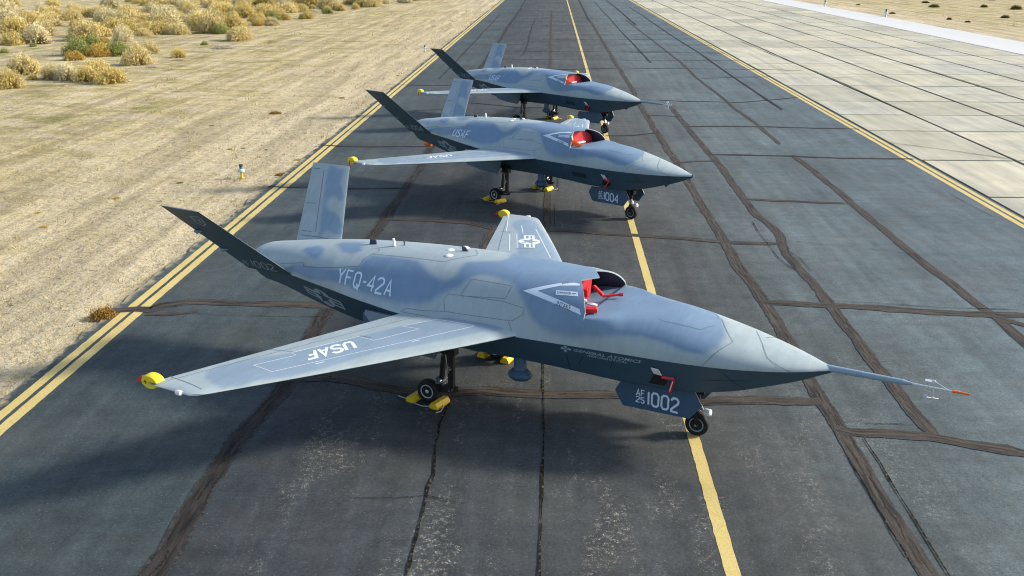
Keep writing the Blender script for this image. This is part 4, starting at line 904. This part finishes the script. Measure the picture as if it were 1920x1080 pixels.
    # main gear
    for s in (-1,1):
        y=s*1.0; gx,gy=(0,0) if s<0 else (.12,.17)
        def mg(m,s=s,y=y):
            yi=s*.93
            m.prism([(-4.07,yi-.035,1.12),(-3.95,yi-.035,1.12),(-3.96,yi-.035,.30),(-4.06,yi-.035,.30)],(0,.07,0))
            m.prism([(-4.16,yi-.03,1.12),(-4.08,yi-.03,1.12),(-4.17,yi-.03,.44),(-4.24,yi-.03,.44)],(0,.06,0))
            m.prism([(-3.90,yi-.04,.34),(-3.92,yi-.04,.25),(-4.43,yi-.04,.17),(-4.47,yi-.04,.24),(-4.20,yi-.04,.37)],(0,.08,0))
            m.tube((-4.43,s*.86,.21),(-4.43,s*1.06,.21),.028,n=12)
            m.box((-4.03,yi,1.05),(.26,.14,.22)); m.tube((-4.10,yi-.05,.98),(-4.0,yi+.05,.98),.03,n=8)
        g=solid('mg%d'%s,'main_gear_strut',['gear_black'],R,mg,tilted=False,loc=(gx,gy,0))
        def mf(m,s=s):
            yo=s*.975
            for (x,z) in ((-4.02,.72),(-4.05,.75),(-4.0,.68),(-4.21,.42),(-4.13,.38),(-4.02,.29),(-3.96,.31),(-4.20,.95),(-4.14,.93),(-4.28,.36)): m.tube((x,yo-.03,z),(x,yo+.03,z),.020,n=8)
            m.tube((-4.16,yo,.40),(-4.05,yo,.52),.010,n=6); m.tube((-4.10,yo,.96),(-4.04,yo,.60),.008,n=6)
        solid('mf%d'%s,'fitting',['steel'],g,mf,tilted=False)['kind']='stuff'
        def ac_(m,s=s): m.box((-4.24,s*.95,.42),(.09,.08,.10)); 
        solid('act%d'%s,'actuator',['doorblue'],g,ac_,tilted=False)
        wheel(R,'mw%d'%s,(-4.43+gx,y+gy,.205),.205,.15,'rim')
        def md(m,s=s):
            q=[(-5.66,1.10,1.42),(-5.62,1.20,1.17),(-5.40,1.24,1.02),(-4.80,1.26,.95),(-4.12,1.27,.93),(-4.04,1.22,1.16),(-4.00,1.12,1.50)]
            m.prism([(x,s*yy,z) for x,yy,z in q],(0,-s*.035,0))
        solid('md%d'%s,'main_gear_door',['bluegrey' if False else 'dark'],R,md)
        def fr_(m,s=s):
            q=[(-5.62,1.10,1.46),(-4.92,1.20,1.50),(-4.85,1.24,1.44),(-5.66,1.14,1.18)]
            m.prism([(x,s*yy,z) for x,yy,z in q],(0,-s*.05,0))
        solid('wf%d'%s,'wing_root_fairing',['bluegrey'],R,fr_)
    # sensor turret below
    def pod(m):
        m.lathe([(.105,1.06),(.105,.88),(.12,.84)],(-2.80,-.74,0),'z',20)
        m.lathe([(.115,.85),(.15,.815),(.195,.77),(.215,.735),(.20,.70),(.155,.66),(.08,.63),(0,.622)],(-2.80,-.74,0),'z',24,sx=1.0,sy=.8)
    po=solid('pod','sensor_pod',['doorblue'],R,pod,True,60)
    solid('podt','pod_mast',['mark_grey'],po,lambda m:m.tube((-2.79,-.74,.64),(-2.79,-.74,.54),.035,.028,10),True)
    # wing tip lamp
    for s in (-1,1):
        def tl(m,s=s): m.lathe([(0,-.06),(.03,-.04),(.04,0),(.035,.05),(0,.07)],(-5.70,s*5.185,1.61),'x',12)
        solid('tl%d'%s,'tip_light',['white'],wr if s<0 else wl,tl,True)
    return R
for i in range(3): aircraft(i)

def b2w(i,p):
    X,Y,h=POSE[i]; x,y,z=p; z=z-TILT*x
    return Vector((X+x*math.cos(h)-y*math.sin(h),Y+x*math.sin(h)+y*math.cos(h),z))
WHICH=['nearest aircraft','middle aircraft','farthest aircraft']

# ------------------------------------------------------------------ covers, chocks and tags
def tipcover(i,s):
    h=POSE[i][2]; o=link('wing_tip_cover',None,None,b2w(i,(-6.27,s*5.10,1.625)),h,'round yellow foam cover on the %s wing tip of the %s'%('near' if s<0 else 'far',WHICH[i]),'cover','yellow wing tip covers')
    def body(m):
        # slotted foam disc, open towards the wing
        n=26; r=.155; a0=.16; ang=np.linspace(a0,2*np.pi-a0,n); sc=(1.05,.66)
        ring=[(r*math.cos(a)*sc[0],r*math.sin(a)*sc[1]) for a in ang]; slot=[(-.02,-.012),(-.02,.012)]
        pts=ring+slot; N=len(pts); w=.075
        v=[(x*k,y,z*k) for y,k in ((-w,.90),(-w*.75,1),(w*.75,1),(w,.90)) for x,z in pts]
        f=[tuple(range(N)),tuple(range(3*N,4*N))[::-1]]
        for q in range(3):
            for e in range(N): f.append((q*N+e,q*N+(e+1)%N,(q+1)*N+(e+1)%N,(q+1)*N+e))
        m.add(v,f)
    def mk():
        m=MB(); body(m); me=m.mesh('foam_block',['yellow'],smooth=True,recalc=True); sharp(me,50); return me
    link('foam_block',cached('tc',mk),o)
    if s>0: o.scale=(.82,.82,.9)
    def tag():
        m=MB()
        if i==0: m.prism([(-.14,-.03,-.01),(-.24,-.03,-.05),(-.31,-.03,-.055),(-.22,-.03,.03),(-.14,-.03,.05)],(0,.05,0))
        else: m.path([(-.05,-.09,0),(-.03,-.10,-.12),(.03,-.10,-.22)],.012)
        return m.mesh('tag',['red'],recalc=True)
    link('tag',cached('tag%d'%min(i,1),tag),o)
    if s<0 and i==0:
        m=MB()
        for a in ((.06,.010),(.010,.06)): m.box((-.07,-.077,0),(a[0],.004,a[1]))
        link('cross_mark',m.mesh('cross_mark',['black']),o)
for i in range(3):
    for s in (-1,1): tipcover(i,s)

def chockmesh():
    m=MB(); L=.36
    pr=[(-.085,0),(.085,0),(.085,.045),(.045,.105),(-.045,.105),(-.085,.045)]
    m.prism([(x,-L/2,z) for x,z in pr],(0,L,0)); return m.mesh('chock_block',['chock'],recalc=True)
def chocks(i,s):
    h=POSE[i][2]; o=link('wheel_chock_pair',None,None,b2w(i,(-4.43,-1.03,0) if s<0 else (-4.31,1.20,0))*1.0,h,'pair of yellow wheel chocks roped round the %s main wheel of the %s'%('near' if s<0 else 'far',WHICH[i]),'chocks','yellow wheel chocks')
    o.location.z=.0
    me=cached('chk',chockmesh)
    a=link('chock_block',me,o,(.255,-.03,.004),.10*s); b=link('chock_block',me,o,(-.245,0,.004),-.06)
    m=MB(); y=-.19 if s<0 else .19
    q=-1 if s<0 else 1
    m.path([(.25,q*.17,.06),(.12,q*.21,.03),(0,q*.22,.018),(-.12,q*.20,.02),(-.24,q*.16,.05)],.011)
    m.path([(.30,q*.05,.06),(.37,q*.10,.03),(.40,q*.22,.014),(.36,q*.32,.014)],.011); m.path([(-.30,q*.08,.05),(-.42,q*.10,.014),(-.58,q*.06,.014)],.011)
    link('rope',m.mesh('rope',['rope'],recalc=True),o)
for i in range(3):
    for s in (-1,1): chocks(i,s)

def streamer(i):
    p=lambda x,v,o: (lambda r:r[0]+r[1]*o)(s_lo(np.array(x),np.array(v)))
    m=MB(); a=p(-.40,.52,.03); b=p(-.21,.50,.035); c=p(-.31,1.02,.05)
    o=link('warning_streamer',None,None,(POSE[i][0],POSE[i][1],0),POSE[i][2],'red remove-before-flight streamer hanging from the open bay of the %s'%WHICH[i],'streamer','red warning streamers')
    def rib(a,b,w,t):
        d=b-a; d/=np.linalg.norm(d); u=np.cross(d,(0,-1,.3)); u/=np.linalg.norm(u); nn=np.cross(d,u)
        m.prism([a-u*w,b-u*w,b+u*w,a+u*w],nn*t)
    if i==0: rib(a,b,.02,.008); rib(b,c,.026,.008)
    else: rib(p(-.5,.45,.03),p(-.33,.55,.03),.03,.008); rib(p(-.33,.55,.035),p(-.55,.95,.05),.02,.008)
    tilt(m); link('ribbon',m.mesh('ribbon',['red'],recalc=True),o)
    if i==0:
        m=MB(); d=c-b; u=V3((.0,0,1)); q=b+d*.15; e=b+d*.85; nn=V3((0,-.02,.004)); w=V3((.008,0,.002)); m.add([q-w+nn,e-w+nn,e+w+nn,q+w+nn],[(0,1,2,3)]); tilt(m); link('white_print',m.mesh('white_print',['white']),o)
for i in range(3): streamer(i)

def plug(i):
    o=link('intake_plug',None,None,(POSE[i][0],POSE[i][1],0),POSE[i][2],'red protective plugs inside the engine intake of the %s'%WHICH[i],'intake cover','red intake plugs')
    def blk():
        m=MB(); xs=[-2.03,-2.30]; ring=[]
        for x in xs:
            ss=np.linspace(.20,.80 if i else .60,21); U=upper(np.full(21,x),ss); U[:,1]*=.90; U[:,2]-=.085
            zf=float(np.interp(x,ZD_X,ZD_Z))-.03; ring.append(np.vstack([U,[(x,.72 if i else .28,zf),(x,-.72,zf)]]))
        n=len(ring[0]); m.add(np.vstack(ring),[tuple(range(n)),tuple(range(n,2*n))[::-1]]+[(k,n+k,n+(k+1)%n,(k+1)%n) for k in range(n)]); tilt(m); return m.mesh('foam_plug',['darkred'],recalc=True)
    link('foam_plug',cached('plug%d'%(i>0),blk),o)
    m=MB()
    if i==0:
        # loose red bars, a pole across the deck
        def bar(a,b,w,h):
            a,b=V3(a),V3(b); d=b-a; L=np.linalg.norm(d); d/=L; u=np.cross((0,0,1),d); u/=np.linalg.norm(u); R=np.stack([d,u,np.cross(d,u)],1); m.box((a+b)/2,(L,w,h),R,bevel=.01)
        def done(nm):
            for a_ in m.v: a_[:,2]-=.035
            tilt(m); link(nm,m.mesh(nm,['red'],recalc=True),o)
        for a in (((-1.53,-.60,2.085),(-1.80,-.70,2.07),.13,.07),((-1.98,-.36,2.22),(-2.04,-.62,2.12),.10,.16),((-1.99,-.06,2.10),(-2.02,.10,2.10),.09,.14),((-1.71,.05,2.085),(-1.90,.10,2.20),.06,.05)):
            m=MB(); bar(*a); done('red_foam_bar')
        m=MB(); m.tube((-1.71,.03,2.075),(-1.44,.18,2.105),.02,n=10); m.tube((-1.47,.165,2.10),(-1.42,.19,2.108),.03,n=10); done('red_pole')
        for a in (-1.72,-.36,2.06,.09),(-1.90,-.30,2.08,.07): m=MB(); m.lathe([(0,-.02),(a[3],0),(a[3],.02),(0,.04)],(a[0],a[1],a[2]-.045),'z',14,sx=1,sy=.5); tilt(m); link('white_pad',m.mesh('white_pad',['white'],recalc=True),o)
    else:
        pts=[(-1.72,-.70,2.30),(-1.66,-.74,2.20),(-1.62,-.74,2.02),(-1.40,-.60,2.03),(-1.52,-.50,2.03),(-1.72,-.60,2.02),(-1.78,-.62,2.24)]
        m.prism(pts,(0.0,.06,.01)); tilt(m); link('orange_tag',m.mesh('orange_tag',['orange'],recalc=True),o)
        m=MB(); m.box((-1.95,.0,1.99),(.10,.5,.03)); tilt(m); link('white_pad',m.mesh('white_pad',['white'],recalc=True),o)
for i in range(3): plug(i)
# orange cover under the tail of the middle aircraft
m=MB(); m.lathe([(0,-.10),(.13,-.10),(.15,0),(.13,.10),(0,.12)],(0,0,0),'x',16,sx=1,sy=.8); q=b2w(1,(-8.45,.02,1.12))
o=link('exhaust_cover',m.mesh('exhaust_cover',['orange'],smooth=True,recalc=True),None,q,POSE[1][2],'orange cover hanging under the tail of the middle aircraft','cover')

# ------------------------------------------------------------------ edge lights
def lamp(x,y,label,far=False,sc=1):
    o=link('taxiway_edge_light',None,None,(x,y,-.045),0,label,'light','blue edge lights')
    m=MB()
    m.lathe([(.07,0),(.085,.03),(.05,.06),(.042,.22),(.06,.235)],(0,0,0),'z',14); link('stem',cached('lstem%d'%far,lambda:m.mesh('stem',['lamp_base' if not far else 'lamp_pale'],smooth=True)),o)
    m2=MB(); m2.lathe([(.10,.235),(.13,.25),(.10,.33),(.07,.345)],(0,0,0),'z',14); link('housing',cached('lhouse',lambda:m2.mesh('housing',['lamp_pale'],smooth=True)),o)
    m3=MB(); m3.lathe([(.05,.345),(.055,.36),(.06,.40)],(0,0,0),'z',14); link('lens',cached('llens',lambda:m3.mesh('lens',['lamp_blue'],smooth=True)),o)
    m4=MB(); m4.lathe([(.045,.40),(.075,.49),(.07,.50),(0,.505)],(0,0,0),'z',14); link('cap',cached('lcap',lambda:m4.mesh('cap',['lamp_cap'],smooth=True)),o)
    o.scale=(sc,sc,sc)
lamp(-13.0,31.7,'edge light on yellow stem standing in the sand left of the taxiway')
lamp(-12.7,78.4,'small blue edge light beside the fin of the farthest aircraft',True)
lamp(40.3,127.6,'nearer blue edge light behind the pale strip at right',True,1.9)
lamp(39.6,153.9,'farther blue edge light behind the pale strip at right',True,1.9)

# ------------------------------------------------------------------ desert plants
BUSH={"tan":[[-33.93,58.88,1.6],[-36.92,61.03,2.24],[-31.85,67.02,2.33],[-45.63,87.29,3.43],[-34.54,75.54,1.87],[-41.54,97.89,1.85],[-31.2,87.86,2.73],[-60.89,116.1,2.65],[-43.25,98.55,1.33],[-40.52,114.88,2.06],[-34.72,110.36,1.57],[-42.43,114.8,1.52],[-68.97,124.56,2.4],[-48.39,135.49,2.43]],"pale":[[-32.66,58.38,1.65],[-48.17,83.8,2.82],[-41.46,86.3,2.15],[-34.04,109.48,1.42],[-56.63,117.3,1.61],[-67.83,141.93,3.54]],"gold":[[-31.12,57.65,1.76],[-29.18,56.69,2.14],[-31.34,59.54,2.11],[-34.09,54.29,1.86],[-34.86,58.57,0.69],[-49.66,82.67,2.38],[-56.9,95.86,3.0],[-60.29,104.99,3.13],[-53.97,116.37,3.18],[-30.89,72.32,1.33],[-51.83,116.45,1.72],[-51.18,118.55,2.18],[-46.38,113.67,1.8],[-35.32,118.12,1.88],[-36.49,112.14,1.99],[-37.71,135.89,2.07],[-46.93,103.03,0.89],[-37.81,143.06,1.34],[-34.05,136.03,1.58],[-32.86,138.86,1.77],[-31.53,143.3,1.49]],"orange":[[-38.09,70.45,1.62],[-37.27,72.88,1.93],[-42.54,85.13,1.18],[-55.3,106.03,1.61],[-50.26,102.9,1.16],[-35.45,107.66,1.28],[-36.45,77.27,1.25]],"green":[[-39.44,73.62,1.87],[-39.92,77.13,1.75],[-36.45,73.74,1.57],[-37.18,76.33,1.24],[-35.59,95.99,1.5],[-46.24,75.52,0.79],[-32.72,83.34,0.71],[-46.88,81.22,0.63]],"dark":[[-47.56,83.83,1.19],[-49.69,84.29,1.32]],"mound":[[-29.86,79.9,2.02],[-29.99,70.39,0.95],[-30.05,65.72,1.06],[-34.49,129.5,1.51]]}
SMALL={"tumble":[[-11.73,18.18,0.59]],"green":[[-15.12,36.78,0.27],[-14.9,30.85,0.27],[-14.66,37.02,0.22],[-13.66,36.73,0.18]],"brown":[[-11.81,32.22,0.47],[-17.77,42.23,0.26],[-15.86,45.88,0.71],[-13.75,51.36,0.36],[-7.64,61.63,0.28]],"orange":[[-11.88,34.82,0.33],[-16.7,25.2,0.27],[-16.1,28.62,0.3],[-17.68,26.76,0.18],[-13.89,33.67,0.16],[-16.61,36.28,0.18]],"rdark":[[54.6,125.86,1.17],[63.47,153.15,1.23],[55.9,152.86,1.67],[43.61,135.0,0.81],[46.42,159.35,0.76],[46.49,117.26,0.72],[46.28,122.3,0.75],[65.46,146.95,1.83],[59.81,167.32,1.42],[75.45,178.28,1.32]]}
def bushmesh(seed,n=1500,hgt=.80,lumps=4,leaf=.05,dome=1.0):
    r=np.random.default_rng(seed)
    # a few overlapping rounded clumps; thin upright stems with small tip leaves
    cen=[(0,0,0,1.0)]
    for k in range(lumps):
        a=r.uniform(0,2*np.pi); d=r.uniform(.35,.7); cen.append((d*math.cos(a),d*math.sin(a),0,r.uniform(.45,.7)))
    cen=np.array(cen); wts=cen[:,3]**2; wts/=wts.sum()
    V=[];F=[];tone=[]
    ci=r.choice(len(cen),n,p=wts); 
    th=r.uniform(0,2*np.pi,n); u=r.uniform(.0,1,n)**.75; ph=np.arccos(np.clip(u,0,1))
    lump=1+.10*np.sin(3*th+seed)+.08*np.sin(7*th+2*seed)*np.sin(5*ph)
    rad=cen[ci,3]*lump*r.uniform(.80,1.0,n)
    dr=np.stack([np.sin(ph)*np.cos(th),np.sin(ph)*np.sin(th),np.cos(ph)*hgt],1)
    tip=cen[ci,:3]+dr*rad[:,None]; base=cen[ci,:3]+dr*rad[:,None]*r.uniform(.18,.5,n)[:,None]; base[:,2]*=.9
    tip[:,2]=np.maximum(tip[:,2],.02); w=r.uniform(.010,.022,n)
    side=np.cross(dr,r.normal(size=(n,3))); side/=np.linalg.norm(side,axis=1)[:,None]+1e-9
    dep=np.linalg.norm(tip-cen[ci,:3],axis=1)/(cen[ci,3]+1e-9)
    k=0
    for q in range(n):
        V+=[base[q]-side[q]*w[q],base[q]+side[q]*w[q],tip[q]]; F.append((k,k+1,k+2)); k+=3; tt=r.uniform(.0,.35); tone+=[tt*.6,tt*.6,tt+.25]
        for e in range(3):
            c=tip[q]+r.normal(size=3)*leaf*.55-dr[q]*leaf*r.uniform(0,2.2); a=r.normal(size=3); a/=np.linalg.norm(a); b=np.cross(a,r.normal(size=3)); b/=np.linalg.norm(b)+1e-9
            s=leaf*r.uniform(.6,1.3); c[2]=max(c[2],.01)
            V+=[c-a*s*.9,c+b*s*.55,c+a*s*.9]; F.append((k,k+1,k+2)); k+=3; t0=min(1,max(0,r.normal(.62,.2))); tone+=[t0]*3
    return np.array(V),F,np.array(tone)
SH=[bushmesh(11,1200,.85,2),bushmesh(12,1400,.80,4),bushmesh(13,1500,.72,5),bushmesh(14,1100,.95,1),bushmesh(15,1300,.62,6)]
LOWB=bushmesh(16,900,.45,5); WEED=bushmesh(17,420,.55,2,.09)
def bmesh_of(shape,mat,nm='bush'):
    def mk():
        V,F,t=SH[shape] if isinstance(shape,int) else {'low':LOWB,'weed':WEED}[shape]
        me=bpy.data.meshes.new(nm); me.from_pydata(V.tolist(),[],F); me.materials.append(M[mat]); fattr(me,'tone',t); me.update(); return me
    return cached(('bush',shape,mat),mk)
WORD={'tan':'tan','pale':'pale straw','gold':'golden','orange':'rust-orange','green':'green','dark':'dark olive','mound':'bleached low'}
SPEC={('gold',0):'golden bush at the left end of the large near clump',('gold',1):'large bright golden bush at the right end of the near clump',('gold',2):'golden bush in the middle of the large near clump',
('gold',3):'golden bush cut by the left edge of the picture, nearest of all',('gold',4):'tiny golden bush beside the round tan bush at left',('gold',9):'single golden bush standing alone with a bleached patch at its foot',
('tan',0):'tan bush at the left of the large near clump',('tan',1):'round tan bush near the left edge behind the nearest golden bush',('tan',2):'large round pale tan bush right of the green and orange clump',
('tan',3):'large tan bush standing alone behind the green clump',('tan',4):'tan bush behind and right of the green and orange clump',('tan',6):'large olive-tan bush beside the small green bush',
('pale',0):'pale bush between tan and golden bushes of the near clump',('orange',0):'rust-orange bush in front of the green clump',('orange',1):'rust-orange bush inside the green clump',('orange',2):'small rust-orange bush at the top of the green clump',
('orange',6):'small rust-orange bush right of the green clump',('green',0):'green bush at the left of the mixed clump',('green',1):'green bush at the top of the mixed clump',('green',2):'green bush in the middle right of the mixed clump',
('green',4):'round green bush against the large olive-tan bush',('green',5):'dark green bush at the left edge of the picture',('green',6):'small dark green bush left of the bleached mound',('mound',0):'bleached dome of dead grass below the olive-tan bush'}
idx=0
placed=[]
for kind,lst in BUSH.items():
    for j,(x,y,w) in enumerate(lst):
        sh='low' if kind=='mound' else (idx*7+j*3)%5
        rad=w/2/1.12
        lab=SPEC.get((kind,j),'%s bush in the brush field left of the taxiway'%WORD[kind]); grp='desert bushes left of the taxiway' if (kind,j) in SPEC else '%s bushes in the brush field'%WORD[kind]
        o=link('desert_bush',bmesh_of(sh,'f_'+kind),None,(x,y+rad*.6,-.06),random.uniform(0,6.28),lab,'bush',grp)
        rad*=1.12; rad*=1.3 if kind=='green' and w>1.1 else 1; z=rad*random.uniform(.95,1.2)*1.3; o.scale=(rad,rad,z); o.scale=(rad,rad,z if kind!='mound' else rad*.9); placed.append((x,y,rad)); idx+=1
# far field
def zone(x,y):
    q=(x+2.27)/y
    c='at the left edge' if q<-.50 else 'behind the large tan bush' if q<-.42 else 'above the green clump' if q<-.34 else 'behind the olive-tan bush' if q<-.25 else 'beside the bare sand'
    return c+(', in the last rows' if y>140 else ', in the front rows')
tries=0; far=0
while far<190 and tries<6000:
    tries+=1
    y=random.uniform(92,196); xr=np.interp(y,[88,105,120,140,196],[-33,-30,-32,-28,-22]); x=xr-abs(random.gauss(0,1))*26-random.uniform(0,4)
    xl=-3-y*.61
    if x<xl: continue
    rad=random.choice((.7,.9,1.1,1.3,1.6))*random.uniform(.85,1.2)
    if any((x-a)**2+(y-b)**2<(.62*(rad+c))**2 for a,b,c in placed): continue
    kind=random.choices(('tan','gold','pale','orange','dark','green'),(38,34,16,4,5,2))[0]
    o=link('desert_bush',bmesh_of(random.randrange(5),'f_'+kind),None,(x,y,-.06),random.uniform(0,6.28),'%s bush far back, %s'%(WORD[kind],zone(x,y)),'bush','%s bushes far back, %s'%(WORD[kind],zone(x,y))); o.scale=(rad*1.1,rad*1.1,rad*random.uniform(1.1,1.5))
    placed.append((x,y,rad)); far+=1
x,y,w=SMALL['tumble'][0]
o=link('tumbleweed',bmesh_of('weed','f_brown'),None,(x-.02,y+.16,-.05),.4,'brown dry tumbleweed at the edge of the asphalt beside the crack','weed'); o.scale=(.34,.30,.42)
WL={'green':'small green weed in the sand beside the edge light','brown':'small brown dry tuft at the edge of the sand','orange':'small orange weed in the bare sand','rdark':'dark bush in the desert beyond the pale strip'}
for kind in ('green','brown','orange','rdark'):
    for x,y,w in SMALL[kind]:
        if kind=='brown' and x>-11: x=-12.3
        o=link('desert_weed' if kind!='rdark' else 'desert_bush',bmesh_of('weed' if kind!='rdark' else random.randrange(5),{'green':'f_green','brown':'f_brown','orange':'f_orange','rdark':'f_dark'}[kind]),None,(x,y+.1,-.05),random.uniform(0,6),WL[kind],'weed' if kind!='rdark' else 'bush',WL[kind].replace('small ','')+'s')
        r_=w/2; o.scale=(r_,r_,r_*(.6 if kind!='rdark' else .9))
# dry grass and litter on the sand: too many to count
def grass():
    r=np.random.default_rng(5); nt_=7500; per=9; n=nt_*per
    ty=14+(r.uniform(0,1,nt_)**1.4)*125; left=r.uniform(0,1,nt_)<.9; dl=np.abs(r.normal(size=nt_))*.38*ty+.1
    tx=np.where(left,-11.72-dl*r.uniform(.03,1,nt_),40.5+dl); sz=r.gamma(2.0,.5,nt_)*(.6+ty/60)
    y=np.repeat(ty,per)+r.normal(size=n)*.03*np.repeat(sz,per); x=np.repeat(tx,per)+r.normal(size=n)*.04*np.repeat(sz,per); x=np.where((x>-11.72)&(x<0),-11.74,x)
    h=r.uniform(.012,.05,n)*np.repeat(sz,per); a=r.uniform(0,6.28,n); lean=r.uniform(.4,1.6,n)*h; w=.06*h+.003
    base=np.stack([x,y,np.full(n,-.052)],1); tip=base+np.stack([np.cos(a)*lean,np.sin(a)*lean,h],1); s=np.stack([-np.sin(a)*w,np.cos(a)*w,0*w],1)
    V=np.stack([base-s,base+s,tip],1).reshape(-1,3); F=np.arange(3*n).reshape(-1,3)
    me=bpy.data.meshes.new('dry_grass'); me.from_pydata(V.tolist(),[],F.tolist()); me.materials.append(M['f_tan']); fattr(me,'tone',np.repeat(np.repeat(r.uniform(.0,.7,nt_),per),3)); me.update()
    link('dry_grass',me,None,None,None,'thin dry grass and litter scattered over the sand','grass',None,'stuff')
grass()
